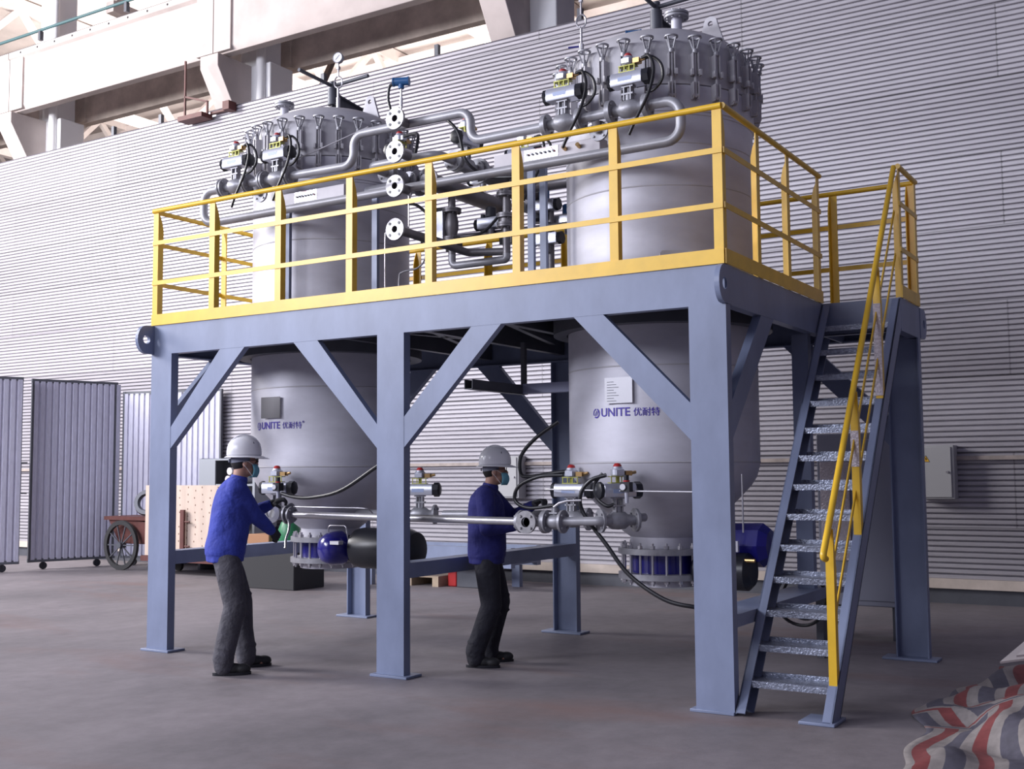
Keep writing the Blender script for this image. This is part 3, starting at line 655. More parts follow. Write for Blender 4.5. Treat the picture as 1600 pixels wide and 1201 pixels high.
# flange helper: raised ring + bolts, optional bore visible
def flange(mb, o, ax, ro, t, ri=0.0, nb=4, br=0.009, bl=0.012, ph=0.785):
    o = Vector(o); X, Y, A = frame(ax)
    if ri: mb.ring(o, A, ri, ro, t, 32)
    else: mb.lathe([(ro,0),(ro,t)], o, A, 32)
    rb = (ro+max(ri, ro*0.5))/2 if ri else ro*0.76
    for i in range(nb):
        a = ph+2*PI*i/nb; c = o+X*rb*math.cos(a)+Y*rb*math.sin(a)
        mb.cyl(c-A*bl, c+A*(t+bl), br, 6)
    return mb
# ---- discharge valves below the vessels ----
def discharge(cx, zz, label, act):
    t = thing('discharge_valve', label, 'valve', (cx,1.38,zz-0.30)); f = 0.0
    MB().lathe([(0.27,zz-0.05),(0.27,0.929)],(cx,1.38,0),n=40).build('neck', STEEL, t)
    for za, zb_ in ((zz-0.055,zz-0.01),(zz-0.245,zz-0.20)): MB().lathe([(0.15,za),(0.37,za),(0.37,zb_),(0.15,zb_)],(cx,1.38,0),n=64).build('flange', CAST, t)
    MB().lathe([(0.27,zz-0.20),(0.27,zz-0.055)],(cx,1.38,0),n=48).build('valve_body', BLUE, t)
    MB().lathe([(0.275,zz-0.30),(0.275,zz-0.245)],(cx,1.38,0),n=48).build('outlet', STEEL, t)
    base = MB()
    base.cyl((0.335,0,-0.285),(0.335,0,0.035),0.010,8)
    for a,b_ in ((-0.268,-0.247),(-0.008,0.016)): base.cyl((0.335,0,a),(0.335,0,b_),0.020,6)
    me = base.build('stud', BRIGHT); dm = me.data; bpy.data.objects.remove(me)
    for k in range(20):
        s_ = bpy.data.objects.new('stud', dm); COL.objects.link(s_); s_.parent = t; s_.location = (0,0,0.30); s_.rotation_euler = (0,0,2*PI*(k+0.4)/20)
    act(t, zz)
    return t
def actA(t, zz):
    MB().lathe([(0.0,0.0),(0.07,0.012),(0.11,0.035),(0.14,0.09),(0.15,0.16),(0.15,0.22)],(1.245,0.84,zz-0.10),(0.35,1,0.05),n=28).build('gear_cover', BLUE, t)
    MB().cyl((1.15,1.12,zz-0.10),(1.42,1.10,zz-0.10),0.12,24).build('gear_housing', BLACK, t)
    MB().lathe([(0.10,0),(0.17,0.06),(0.18,0.12),(0.18,0.62),(0.15,0.70),(0.06,0.72)],(1.42,1.10,zz-0.09),(1,0,0),n=28).build('actuator_cylinder', BLACK, t)
    MB().box(1.36,0.84,zz-0.05,1.46,0.9,zz-0.02).build('nameplate', PLATE, t)
    MB().tube([(1.25,0.95,zz+0.05),(1.25,0.95,zz+0.11),(1.45,0.95,zz+0.11),(1.47,0.95,zz+0.02),(1.47,0.97,zz-0.03)],0.006,8,0.03).build('air_tube', BRIGHT, t)
def actB(t, zz):
    MB().cyl((4.60,1.45,zz-0.10),(4.84,1.45,zz-0.08),0.13,24).build('gear_housing', BLACK, t)
    MB().lathe([(0.12,0),(0.16,0.03),(0.165,0.26),(0.12,0.32),(0.05,0.33)],(4.84,1.45,zz+0.02),(1,0,0),n=8).build('gear_cover', BLUE, t)
    MB().lathe([(0.10,0),(0.14,0.03),(0.14,0.42),(0.10,0.46)],(4.62,1.28,zz-0.17),(1,0,0),n=24).build('actuator_cylinder', BLACK, t)
    MB().box(4.93,1.20,zz-0.02,4.99,1.23,zz+0.06).build('nameplate', PLATE, t)
    MB().cyl((5.0,1.2,zz-0.08),(5.12,1.2,zz-0.08),0.016,10).build('cable_gland', BRASS, t)
    MB().tube([(4.96,1.22,zz+0.05),(4.96,1.22,zz+0.2),(4.84,1.22,zz+0.22)],0.006,8,0.04).build('air_tube', BRIGHT, t)
discharge(0.9, 0.955, 'discharge valve with blue body and studs under the left vessel', actA)
discharge(4.33, 0.945, 'discharge valve with blue body and studs under the right vessel', actB)
# ================= PIPEWORK =================
def smooth(pts, k=8):
    P = [Vector(p) for p in pts]; P = [2*P[0]-P[1]] + P + [2*P[-1]-P[-2]]; out = []
    for i in range(1, len(P)-2):
        a, b_, c, d = P[i-1:i+3]
        for q in range(k):
            t = q/k; out.append(0.5*((2*b_)+(c-a)*t+(2*a-5*b_+4*c-d)*t*t+(3*b_-a-3*c+d)*t**3))
    out.append(P[-2]); return out
def hose(name, label, pts, r=0.011, m=RUBBER, cat='hose', group=None):
    return tag(MB().tube(smooth(pts), r, 10).build(name, m), label, cat, group)
PR = 0.036
def pipe(label, pts, r=PR, m=PIPE, bend=0.11, fl=(), name='pipe_run', tees=()):
    t = thing(name, label, 'pipe', pts[0])
    MB().tube(pts, r, 18, bend).build('pipe', m, t)
    P = [Vector(p) for p in pts]
    for end in fl:
        p, q = (P[0], P[1]) if end == 0 else (P[-1], P[-2]); d = (p-q).normalized()
        flange(MB(), p-d*0.018, d, r*2.35, 0.018).build('flange', CAST if m is not DARKPIPE else DARKPIPE, t)
    return t
# front loop
pipe('long lower stainless pipe of the loop in front of both vessels, behind the railing', [(0.45,0.4,4.125),(0.205,0.4,4.125),(0.205,0.4,3.825),(4.945,0.4,3.84),(4.945,0.4,4.13),(4.69,0.4,4.13)], fl=(0,-1))
pipe('short pipe between the two left vessel valves', [(0.765,0.4,4.125),(0.955,0.4,4.125)], fl=(0,-1))
pipe('stainless pipe stepping up to the topmost open flange and down again to the right', [(1.27,0.4,4.12),(1.985,0.4,4.11),(1.985,0.4,4.365),(3.17,0.4,4.36),(3.17,0.4,4.115),(3.86,0.4,4.12)], fl=(0,-1), bend=0.10)
pipe('short pipe between the two valves on the right vessel', [(4.15,0.4,4.125),(4.40,0.4,4.13)], fl=(0,-1))
# four open flanges facing the viewer
for k,(z,y1,r_,lb) in enumerate(((4.36,0.39,PR,'topmost'),(4.09,0.40,PR,'second from top'),(3.81,0.39,PR,'third from top'),(3.46,1.0,0.04,'lowest'))):
    t = thing('open_flange', 'shiny open pipe flange facing the front, %s in the column of four' % lb, 'flange', (2.56,0.22,z), 'open flanges in a column between the vessels')
    mb = MB(); mb.ring((2.56,0.215,z),(0,1,0),0.028,0.088,0.022,36)
    mb.build('flange_ring', FACE, t)
    X, Y, A = frame((0,1,0))
    for i in range(4):
        a = PI/4+i*PI/2; c = Vector((2.56,0.215,z))+X*0.064*math.cos(a)+Y*0.064*math.sin(a)
        MB().cyl(c-V(0,0.004,0), c-V(0,0.0,0)+V(0,0.0235,0), 0.0125, 12).build('bolt_hole', BLACK, t)
    MB().lathe([(0.028,0.0),(0.036,0.0),(0.036,y1-0.237),(0.027,y1-0.237),(0.027,0.01)],(2.56,0.237,z),(0,1,0),24,False).lathe([(0.0,0.10),(0.028,0.10)],(2.56,0.237,z),(0,1,0),24,False).build('stub_pipe', DARKPIPE, t)
pipe('pipe behind the second open flange looping back to two valves', [(2.10,0.70,4.09),(2.10,0.46,4.09),(2.80,0.46,4.09),(2.80,0.70,4.09)], fl=(0,-1), bend=0.09)
# actuated ball valve, prototype along X, origin at pipe centre
def make_valve(m_act=ALU):
    t = thing('actuated_valve', 'x', 'valve', (0,0,0))
    for s in (-1,1): flange(MB(), (s*0.127,0,0), (s,0,0), 0.085, 0.018).build('flange', CAST, t)
    MB().lathe([(0.036,-0.127),(0.040,-0.08),(0.062,-0.05),(0.066,0),(0.062,0.05),(0.040,0.08),(0.036,0.127)],(0,0,0),(1,0,0),24).lathe([(0.028,0.05),(0.028,0.105)],(0,0,0),n=14).build('body', CAST, t)
    MB().box(-0.045,-0.03,0.10,0.045,0.03,0.112).box(-0.03,-0.03,0.06,-0.022,0.03,0.16).box(0.022,-0.03,0.06,0.03,0.03,0.16).box(-0.045,-0.03,0.155,0.045,0.03,0.165).cyl((0,0,0.1),(0,0,0.165),0.012,10).build('bracket', CAST, t)
    mb = MB(); mb.prism([(-0.05,0.0),(0.05,0.0),(0.056,0.02),(0.056,0.075),(0.04,0.098),(-0.04,0.098),(-0.056,0.075),(-0.056,0.02)],(-0.125,0,0.167),(0,1,0),(0,0,1),0.25)
    a_ = mb.build('actuator', m_act, t, bevel=0.004)
    MB().box(-0.06,-0.0575,0.195,0.05,-0.0565,0.225).build('label', mat('act_label',(0.35,0.42,0.62),0.4) if 'act_label' not in MATS else MATS['act_label'], a_)
    for s in (-1,1): MB().lathe([(0.055,0.125),(0.062,0.13),(0.062,0.152 if s<0 else 0.175),(0.045,0.16 if s<0 else 0.185)],(0,0,0.215),(s,0,0),8).build('end_cap', BLACK, t)
    mb = MB()
    for x in (-0.06,-0.02,0.02,0.06): mb.box(x-0.003,-0.03,0.266,x+0.003,-0.022,0.315)
    mb.box(-0.065,-0.032,0.31,0.065,0.032,0.317).box(-0.065,-0.034,0.266,0.065,0.03,0.272).cyl((0,0,0.266),(0,0,0.33),0.014,10).build('mounting_kit', YG, t)
    MB().lathe([(0.042,0.318),(0.048,0.325),(0.048,0.365),(0.040,0.37),(0.034,0.385)],(-0.0,0,0),n=20).box(-0.03,-0.055,0.325,0.03,0.055,0.36).build('limit_switch', ALU, t)
    MB().lathe([(0.030,0.384),(0.030,0.395),(0.020,0.408),(0.001,0.412)],(0,0,0),n=16).build('indicator_dome', RED, t)
    MB().box(0.05,-0.035,0.32,0.10,0.02,0.355).cyl((0.10,-0.01,0.337),(0.14,-0.01,0.345),0.012,8).build('cable_gland', BRASS, t)
    MB().box(0.02,0.057,0.18,0.09,0.10,0.25).build('solenoid', BLACK, t)
    return t
vp = make_valve()
def place(loc, rot, label, h=None, group=None):
    global vp_used
    o = vp if not vp_used else dup(vp, loc, rot)
    vp_used = True; o.location = loc; o.rotation_euler = (0,0,rot); o['label'] = label; return o
vp_used = False
# prototype is moved last so that copies keep their own data
hose_pts = [(0.14,-0.01,0.345),(0.20,-0.02,0.34),(0.27,-0.03,0.27),(0.28,-0.03,0.17),(0.22,-0.03,0.10),(0.15,-0.02,0.09)]
hose_pts2 = [(0.12,-0.02,0.35),(0.19,-0.05,0.34),(0.235,-0.08,0.22),(0.20,-0.10,0.05),(0.10,-0.10,-0.12),(0.04,-0.09,-0.22)]
SHORT = iter(('leftmost front valve','second front valve from the left','third front valve from the left','rightmost front valve','valve behind the stepped pipe'))
def valve_at(loc, rot, label, hoses=True):
    o = place(loc, rot, label); Rm = Matrix.Rotation(rot, 3, 'Z')
    if hoses:
        sh_ = next(SHORT)
        for nm, pts, wh in (('a', hose_pts, 'looping back down'), ('b', hose_pts2, 'hanging down in front')):
            tag(MB().tube(smooth([Rm@Vector(p)+Vector(loc) for p in pts]),0.0115,10).build('cable_hose', RUBBER), 'black cable hose %s from the %s' % (wh, sh_), 'hose')
    return o
valve_at((0.61,0.4,4.125),0,'actuated ball valve on the front pipe, leftmost of all')
valve_at((1.112,0.4,4.12),0,'actuated ball valve on the front pipe, second from the left')
valve_at((4.005,0.4,4.122),0,'actuated ball valve on the front pipe at the left side of the right vessel')
valve_at((4.545,0.4,4.13),0,'actuated ball valve on the front pipe, rightmost of the four')
valve_at((2.10,0.88,4.09),PI/2,'actuated valve with black end cap, just behind the two upper open flanges', False)
valve_at((2.80,0.88,4.09),PI/2,'actuated valve with round black end cap below the top pipe elbow', False)
valve_at((2.98,1.50,4.09),0.15,'actuated valve behind the stepped pipe, above the right white gland box', True)
valve_at((2.08,1.20,1.165),0.35,'waist-high actuated valve just right of the middle front post', False)
valve_at((3.86,0.72,1.17),0.10,'lower actuated valve with coiled hoses, between the right worker and the right vessel', False)
valve_at((1.03,0.52,1.19),0.2,'lower actuated valve beyond the left worker, in front of the left vessel', False)
# lower valve at right vessel seen end-on
valve_at((4.36,0.50,1.175),0.9,'lower actuated valve with red dome in front of the right vessel cone', False)
# big header pipes running back
def header(x, y0, y1, label):
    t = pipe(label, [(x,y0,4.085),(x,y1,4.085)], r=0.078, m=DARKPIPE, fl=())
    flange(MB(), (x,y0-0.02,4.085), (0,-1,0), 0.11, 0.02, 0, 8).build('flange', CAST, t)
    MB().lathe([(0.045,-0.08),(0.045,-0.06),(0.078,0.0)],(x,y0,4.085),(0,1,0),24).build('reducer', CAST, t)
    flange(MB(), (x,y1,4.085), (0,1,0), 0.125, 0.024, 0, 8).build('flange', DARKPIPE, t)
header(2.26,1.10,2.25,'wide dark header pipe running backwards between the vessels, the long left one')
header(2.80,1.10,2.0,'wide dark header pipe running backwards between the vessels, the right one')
# vertical valve stacks
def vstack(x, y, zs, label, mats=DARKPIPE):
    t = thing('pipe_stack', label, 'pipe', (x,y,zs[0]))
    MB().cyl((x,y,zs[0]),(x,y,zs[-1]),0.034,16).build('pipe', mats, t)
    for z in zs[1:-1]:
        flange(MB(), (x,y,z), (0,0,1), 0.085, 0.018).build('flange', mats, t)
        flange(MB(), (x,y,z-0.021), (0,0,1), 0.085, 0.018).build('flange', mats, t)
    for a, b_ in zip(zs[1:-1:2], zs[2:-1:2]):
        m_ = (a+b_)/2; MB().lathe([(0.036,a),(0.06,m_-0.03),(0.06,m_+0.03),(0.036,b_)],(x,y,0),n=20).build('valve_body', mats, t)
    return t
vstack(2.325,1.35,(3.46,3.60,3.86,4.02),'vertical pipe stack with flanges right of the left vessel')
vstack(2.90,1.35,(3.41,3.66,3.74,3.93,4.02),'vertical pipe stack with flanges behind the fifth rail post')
pipe('U-shaped pipe joining the feet of the two vertical stacks', [(2.325,1.35,3.46),(2.325,1.35,3.36),(2.90,1.35,3.36),(2.90,1.35,3.41)], r=0.034, m=PIPE, bend=0.08)
pipe('straight pipe running back from the lowest open flange', [(2.56,0.30,3.46),(2.56,1.26,3.44),(2.90,1.36,3.43)], r=0.034, m=DARKPIPE, bend=0.05)
def vert_act(x, y, z, label, m=ALU):
    t = thing('valve_actuator', label, 'actuator', (x,y,z))
    MB().prism([(-0.05,-0.05),(0.05,-0.05),(0.056,0),(0.05,0.05),(-0.05,0.05),(-0.056,0)],(x,y,z-0.13),(1,0,0),(0,1,0),0.26).build('cylinder', m, t, bevel=0.004)
    for s in (-1,1): MB().cyl((x,y,z+s*0.13),(x,y,z+s*0.16),0.058,8).build('end_cap', BLACK, t)
    MB().cyl((x+0.03,y,z),(x+0.10,y,z),0.016,10).build('stem', CAST, t)
    MB().box(x-0.13,y-0.03,z-0.05,x-0.055,y+0.03,z+0.05).build('limit_switch', DGREY, t)
    MB().cyl((x-0.15,y,z),(x-0.13,y,z),0.025,12).build('indicator_dome', RED, t)
vert_act(2.21,1.35,3.73,'upright silver actuator on the left vertical stack')
vert_act(2.80,2.05,3.98,'upright actuator on the far stack between the grey struts', DGREY)
def horiz_act(x, y, z, label, cap=TBLUE):
    t = thing('valve_actuator', label, 'actuator', (x,y,z))
    MB().prism([(-0.05,-0.05),(0.05,-0.05),(0.056,0),(0.05,0.05),(-0.05,0.05),(-0.056,0)],(x-0.12,y,z),(0,1,0),(0,0,1),0.24).build('cylinder', ALU, t, bevel=0.004)
    for s in (-1,1): MB().cyl((x+s*0.12,y,z),(x+s*0.155,y,z),0.058,8).build('end_cap', BLACK, t)
    MB().lathe([(0.05,0.06),(0.05,0.14),(0.04,0.15)],(x,y,z),n=16).build('positioner', cap, t)
    MB().cyl((x,y,z-0.05),(x,y,z-0.12),0.03,12).build('stem', CAST, t)
horiz_act(2.96,1.9,3.93,'silver actuator with blue cap seen between the grey struts')
horiz_act(2.99,1.9,3.62,'lower silver actuator seen between the grey struts', DGREY)
horiz_act(3.12,2.05,3.80,'silver actuator just left of the right vessel wall')
horiz_act(2.48,1.75,3.80,'small silver actuator behind the third open flange', DGREY)
horiz_act(2.30,1.9,4.28,'rear actuator with red lamp behind the second open flange', RED)
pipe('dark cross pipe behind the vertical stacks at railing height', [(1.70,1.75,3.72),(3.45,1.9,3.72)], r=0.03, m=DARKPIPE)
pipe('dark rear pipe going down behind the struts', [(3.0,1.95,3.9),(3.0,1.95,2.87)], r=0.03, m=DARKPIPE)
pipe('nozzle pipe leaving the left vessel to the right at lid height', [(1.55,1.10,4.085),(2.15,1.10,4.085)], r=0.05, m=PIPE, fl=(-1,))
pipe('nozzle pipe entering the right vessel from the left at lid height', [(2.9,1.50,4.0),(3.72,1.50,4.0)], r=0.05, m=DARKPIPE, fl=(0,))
MBs = [(1.85,1.765,3.80,0.07),(2.05,1.78,3.64,0.07),(2.40,1.80,3.80,0.07),(2.62,1.82,3.65,0.07),(2.62,1.83,3.80,0.06)]
for i,(x,y,z,s) in enumerate(MBs):
    t = thing('solenoid_valve', 'small black solenoid block in the dark pipe cluster between the vessels', 'solenoid', (x,y,z), 'solenoid blocks in the pipe cluster')
    MB().box(x-s,y-s*.6,z-s*.7,x+s,y+s*.6,z+s*.7).build('block', BLACK, t, bevel=0.006)
    MB().cyl((x-s*.5,y,z+s*.7),(x-s*.5,y,z+s*1.5),s*.35,12).cyl((x+s*.5,y,z+s*.7),(x+s*.5,y,z+s*1.2),s*.3,12).build('coil', DGREY, t)
    MB().cyl((x,y-s*.62,z),(x,y-s*.9,z),s*.2,8).build('fitting', BRASS, t)
hose('cable_hose','black cable hose curving from the upper left actuator down to the header pipe',[(2.72,0.62,4.47),(2.80,0.55,4.42),(2.98,0.5,4.25),(3.06,0.5,4.0),(3.2,0.6,3.88),(3.45,0.62,3.84)],0.013)
hose('cable_hose','black cable hose sagging between the two vertical stacks',[(2.38,1.3,3.60),(2.55,1.3,3.585),(2.72,1.3,3.63),(2.86,1.3,3.74)],0.013)
hose('cable_hose','black cable hose rising to the blue transmitter above the top open flange',[(2.36,0.42,4.52),(2.335,0.42,4.62),(2.35,0.42,4.72),(2.40,0.42,4.735)],0.012)
hose('cable_hose','black cable hose arching behind the two upper open flanges',[(2.25,0.75,4.40),(2.42,0.7,4.38),(2.50,0.6,4.26),(2.50,0.55,4.10)],0.014)
hose('cable_hose','black cable hose below the third open flange',[(2.45,0.5,3.74),(2.58,0.5,3.70),(2.68,0.55,3.58),(2.62,0.6,3.46)],0.013)
hose('impulse_tube','thin bright tube crossing the lid of the left vessel',[(1.20,0.52,4.30),(1.60,0.5,4.36),(2.02,0.55,4.47)],0.006,BRIGHT,'tube')
hose('impulse_tube','thin bright tube dropping from the third open flange',[(2.60,0.35,3.75),(2.60,0.35,3.5)],0.005,BRIGHT,'tube')
hose('impulse_tube','thin bright tube beside the lowest open flange',[(2.50,0.3,3.47),(2.42,0.3,3.46),(2.40,0.3,3.40),(2.40,0.3,2.86)],0.006,BRIGHT,'tube')
hose('impulse_tube','thin dark tube bending down right of the left vessel',[(2.35,0.9,3.50),(2.36,0.9,3.36),(2.28,0.9,3.28),(2.12,0.9,3.26),(2.08,0.9,3.2),(2.08,0.9,2.86)],0.008,CAST,'tube')
# struts
for k,(x,y,z1) in enumerate(((1.095,0.55,3.86),(2.085,0.55,3.86),(3.41,0.9,3.98),(3.63,0.72,3.98))):
    o = MB().prism(U(0.055,0.035,0.005),(x-0.027,y,ZT),(1,0,0),(0,1,0),z1-ZT).build('support_strut', PAINT)
    tag(o,['grey upright strut in front of the left vessel, under the gland box','grey upright strut at the shaded right side of the left vessel','grey upright strut between the vessels, left one of a pair','grey upright strut touching the left edge of the right vessel'][k],'strut')
# gland boxes
def gland_box(x0, x1, z0, z1, label, gl, tilt=0.0):
    t = thing('gland_box', label, 'junction box', ((x0+x1)/2,0.5,z0))
    MB().box(x0,0.47,z0,x1,0.60,z1).build('housing', WHITEBOX, t, bevel=0.004)
    w2 = (x1-x0)
    MB().box(x0+w2*0.30,0.467,z0+0.02,x0+w2*0.62,0.469,z1-0.005).build('paper_label', PLATE, t)
    for i in range(7):
        x = x0+w2*(0.34+0.04*i); MB().cyl((x,0.452,(z0+z1)/2+0.01),(x,0.467,(z0+z1)/2+0.01),0.009,8).build('terminal', DGREY, t)
    for x in gl: MB().cyl((x,0.43,z0+0.07),(x,0.47,z0+0.06),0.016,10).build('cable_gland', BRASS, t)
    MB().tube([(x0+w2*0.33,0.455,(z0+z1)/2),(x0+w2*0.42,0.452,z1-0.01),(x0+w2*0.56,0.452,z1-0.015),(x0+w2*0.60,0.455,(z0+z1)/2)],0.002,6).build('red_wire', RED, t)
    return t
gland_box(1.02,1.82,3.875,3.99,'white gland box with a row of terminals in front of the left vessel',(1.07,))
gland_box(3.34,4.27,3.882,3.99,'white gland box with a row of terminals in front of the right vessel',(3.98,4.10))
MB_ = MB().box(1.0,0.42,3.855,1.85,0.60,3.868).box(1.02,0.46,3.80,1.06,0.58,3.855)
# nozzles under the valves (branches into the shells)
for x,tt in ((0.86,'left'),(4.27,'right')):
    t = thing('branch_nozzle','short flanged nozzle under the front pipe at the %s vessel' % tt,'nozzle',(x,0.4,3.98))
    MB().cyl((x,0.44,4.02),(x,0.40,4.09),0.03,14).build('pipe', PIPE, t); flange(MB(),(x,0.47,4.03),(0,-1,0),0.075,0.02).build('flange', CAST, t)
# top nozzles
def top_nozzle(x, y, z0, z1, par):
    n_ = MB().cyl((x,y,z0),(x,y,z1),0.042,20).build('top_nozzle', STEEL, par)
    flange(MB(),(x,y,z1),(0,0,1),0.095,0.018,0,8).build('flange', CAST, n_)
    flange(MB(),(x,y,z1+0.024),(0,0,1),0.095,0.018,0,8).build('blind_flange', CAST, n_)
top_nozzle(0.42,1.22,4.78,5.11,vA); top_nozzle(4.64,1.07,4.78,5.01,vB)
# pressure gauge
def gauge(x, y, z0, z1, label, face=True):
    t = thing('pressure_gauge', label, 'pressure gauge', (x,y,z0))
    zm = z0+(z1-z0)*0.52
    MB().cyl((x,y,z0),(x,y,zm-0.06),0.010,10).cyl((x,y,z0),(x,y,z0+0.10),0.018,10).cyl((x,y,zm+0.05),(x,y,z1-0.05),0.008,10).box(x-0.014,y-0.014,z1-0.11,x+0.014,y+0.014,z1-0.08).build('stem', BRIGHT, t)
    MB().tube([(x+0.0*math.cos(a)+0.04*math.sin(a), y+0.012*math.cos(a/2), zm-0.055*math.cos(a)) for a in [2*PI*i/24 for i in range(25)]],0.007,8).build('siphon_loop', BRIGHT, t)
    if face:
        d = Vector((8.0-x,-6.8-y,0)).normalized(); d = (d+Vector((-0.5,0,0))).normalized(); c = Vector((x,y,z1))
        MB().lathe([(0.040,-0.02),(0.050,-0.02),(0.052,0.018),(0.048,0.022),(0.046,0.016)],c,d,28).build('case', CAST, t)
        MB().lathe([(0.046,0.0162),(0.046,0.0172)],c,d,28).build('dial', PLATE, t)
        X_, Y_, A_ = frame(d); MB().bar(c+d*0.019-X_*0.02-Y_*0.02, c+d*0.019+X_*0.02+Y_*0.022,0.003,0.002,d).build('needle', BLACK, t)
    return t
gauge(1.21,1.1,4.93,5.41,'pressure gauge on a looped stem above the lid of the left vessel')
gg = gauge(3.79,1.1,4.90,5.46,'gauge stem with blue lever valve at the left of the right vessel lid', True)
MB().cyl((3.79,1.1,4.98),(3.69,1.06,4.975),0.008,8).build('lever', BLUE, gg)
MB().box(3.775,1.085,4.955,3.805,1.115,5.0).build('valve_block', CAST, gg)
def transmitter(x, y, z, label, zs):
    t = thing('transmitter', label, 'transmitter', (x,y,z))
    MB().cyl((x-0.055,y-0.02,z),(x+0.055,y+0.02,z),0.034,18).cyl((x-0.065,y-0.024,z),(x-0.055,y-0.02,z),0.038,18).cyl((x+0.055,y+0.02,z),(x+0.065,y+0.024,z),0.038,18).cyl((x,y,z-0.06),(x,y,z),0.024,14).build('head', TBLUE, t)
    MB().cyl((x,y,zs),(x,y,z-0.05),0.009,10).cyl((x,y,zs+(z-zs)*.4),(x,y,zs+(z-zs)*.6),0.014,8).build('stem', BRIGHT, t)
transmitter(2.485,0.4,4.73,'blue pressure transmitter on a thin stem above the topmost open flange',4.39)
transmitter(3.88,1.9,5.33,'blue pressure transmitter behind the lid of the right vessel',4.85)
# ---- lower pipework ----
pipe('long shiny horizontal pipe at waist height from the left vessel past both workers', [(1.40,0.3,1.185),(3.66,0.3,1.165)], r=0.029, m=BRIGHT, fl=(0,-1))
pipe('thicker satin pipe behind the waist-high pipe, passing behind the right worker', [(2.30,1.25,1.165),(3.66,1.25,1.18)], r=0.038, m=PIPE, fl=())
pipe('rear satin pipe under the left vessel cone', [(1.25,1.28,1.165),(1.93,1.15,1.165)], r=0.036, m=PIPE, fl=(-1,))
pipe('short pipe running from the manual valve to the right vessel cone', [(4.02,0.3,1.17),(4.30,0.34,1.175),(4.45,0.75,1.19)], r=0.032, m=PIPE, bend=0.05)
# tee with open flange
t = thing('pipe_tee', 'tee with open shiny flange facing the front, at the right end of the waist-high pipe', 'pipe tee', (3.73,0.3,1.165))
MB().cyl((3.68,0.3,1.165),(3.88,0.3,1.165),0.034,18).cyl((3.77,0.3,1.165),(3.77,0.22,1.165),0.034,18).build('body', CAST, t)
flange(MB(),(3.662,0.3,1.165),(1,0,0),0.083,0.018).build('flange', CAST, t); flange(MB(),(3.858,0.3,1.165),(1,0,0),0.083,0.018).build('flange', CAST, t)
mb = MB(); mb.ring((3.77,0.19,1.165),(0,1,0),0.036,0.083,0.02,32); X_,Y_,A_=frame((0,1,0))
for i in range(4): a=PI/4+i*PI/2; c=Vector((3.77,0.19,1.165))+X_*.06*math.cos(a)+Y_*.06*math.sin(a); mb.cyl(c-V(0,.012,0),c+V(0,.03,0),0.01,6)
mb.build('open_flange', FACE, t); MB().lathe([(0.0,0.02),(0.035,0.02)],(3.77,0.2,1.165),(0,1,0),24,False).build('bore', BLACK, t)
# manual valve
t = thing('manual_valve', 'manual ball valve with bent silver lever beside the right worker', 'valve', (3.95,0.3,1.168))
flange(MB(),(3.877,0.3,1.168),(1,0,0),0.083,0.018).build('flange', CAST, t); flange(MB(),(4.01,0.3,1.168),(1,0,0),0.083,0.018).build('flange', CAST, t)
MB().lathe([(0.034,-0.06),(0.05,-0.03),(0.052,0.03),(0.034,0.06)],(3.953,0.3,1.168),(1,0,0),20).cyl((3.953,0.3,1.2),(3.953,0.3,1.265),0.018,12).box(3.92,0.27,1.225,3.985,0.33,1.235).build('body', CAST, t)
MB().tube([(3.945,0.3,1.27),(3.99,0.3,1.30),(4.06,0.3,1.318),(4.17,0.3,1.322)],lambda u:0.011-0.003*u,8).build('lever', BRIGHT, t)
# valve end the left worker is closing
t = thing('manual_valve', 'manual valve with open flange and bent lever in the hands of the left worker', 'valve', (1.3,0.3,1.19))
mb = MB(); mb.ring((1.27,0.21,1.20),(0.25,-1,0),0.04,0.083,0.02,28); mb.build('open_flange', BRIGHT, t)
MB().cyl((1.27,0.22,1.20),(1.29,0.3,1.19),0.045,18).cyl((1.29,0.3,1.19),(1.38,0.3,1.187),0.034,16).build('body', CAST, t)
flange(MB(),(1.365,0.3,1.187),(1,0,0),0.083,0.018).build('flange', CAST, t)
MB().tube(smooth([(1.39,0.27,1.18),(1.44,0.24,1.11),(1.46,0.21,1.05),(1.47,0.17,0.99),(1.51,0.12,0.92)],3),lambda u:0.012-0.003*u,8).build('lever', BRIGHT, t)
# air filter regulator beside the red dome valve
for (x,y,z,lb) in ((4.47,0.42,1.40,'small air regulator with dial beside the red dome valve'),(1.14,0.42,1.40,'small air regulator with dial beyond the left worker')):
    t = thing('air_regulator', lb, 'regulator', (x,y,z))
    MB().box(x-0.035,y-0.03,z-0.02,x+0.035,y+0.03,z+0.05).cyl((x,y,z+0.05),(x,y,z+0.10),0.018,12).build('body', BLACK, t)
    MB().cyl((x,y,z-0.02),(x,y,z-0.10),0.018,14,0.012).build('bowl', ALU, t)
    MB().cyl((x-0.012,y-0.03,z+0.015),(x-0.012,y-0.042,z+0.015),0.022,18).build('dial', PLATE, t)
    MB().cyl((x,y,z+0.052),(x,y,z+0.062),0.024,12).build('red_ring', RED, t)
hose('cable_hose','black hose sagging from the left vessel cone to behind the middle post',[(1.18,0.42,1.36),(1.35,0.40,1.33),(1.60,0.35,1.33),(1.95,0.3,1.39),(2.30,0.3,1.57),(2.55,0.35,1.72)],0.016)
hose('cable_hose','long black hose falling from the red dome valve and sweeping right behind the front post',[(4.30,0.44,1.50),(4.18,0.42,1.46),(4.10,0.42,1.36),(4.12,0.42,1.23),(4.30,0.42,1.01),(4.48,0.42,0.80),(4.74,0.42,0.645),(4.95,0.45,0.60),(5.10,0.55,0.585)],0.015)
hose('cable_hose','short black hose loop left of the red dome valve',[(4.27,0.44,1.51),(4.21,0.44,1.44),(4.22,0.44,1.34),(4.30,0.44,1.28),(4.35,0.46,1.29)],0.013)
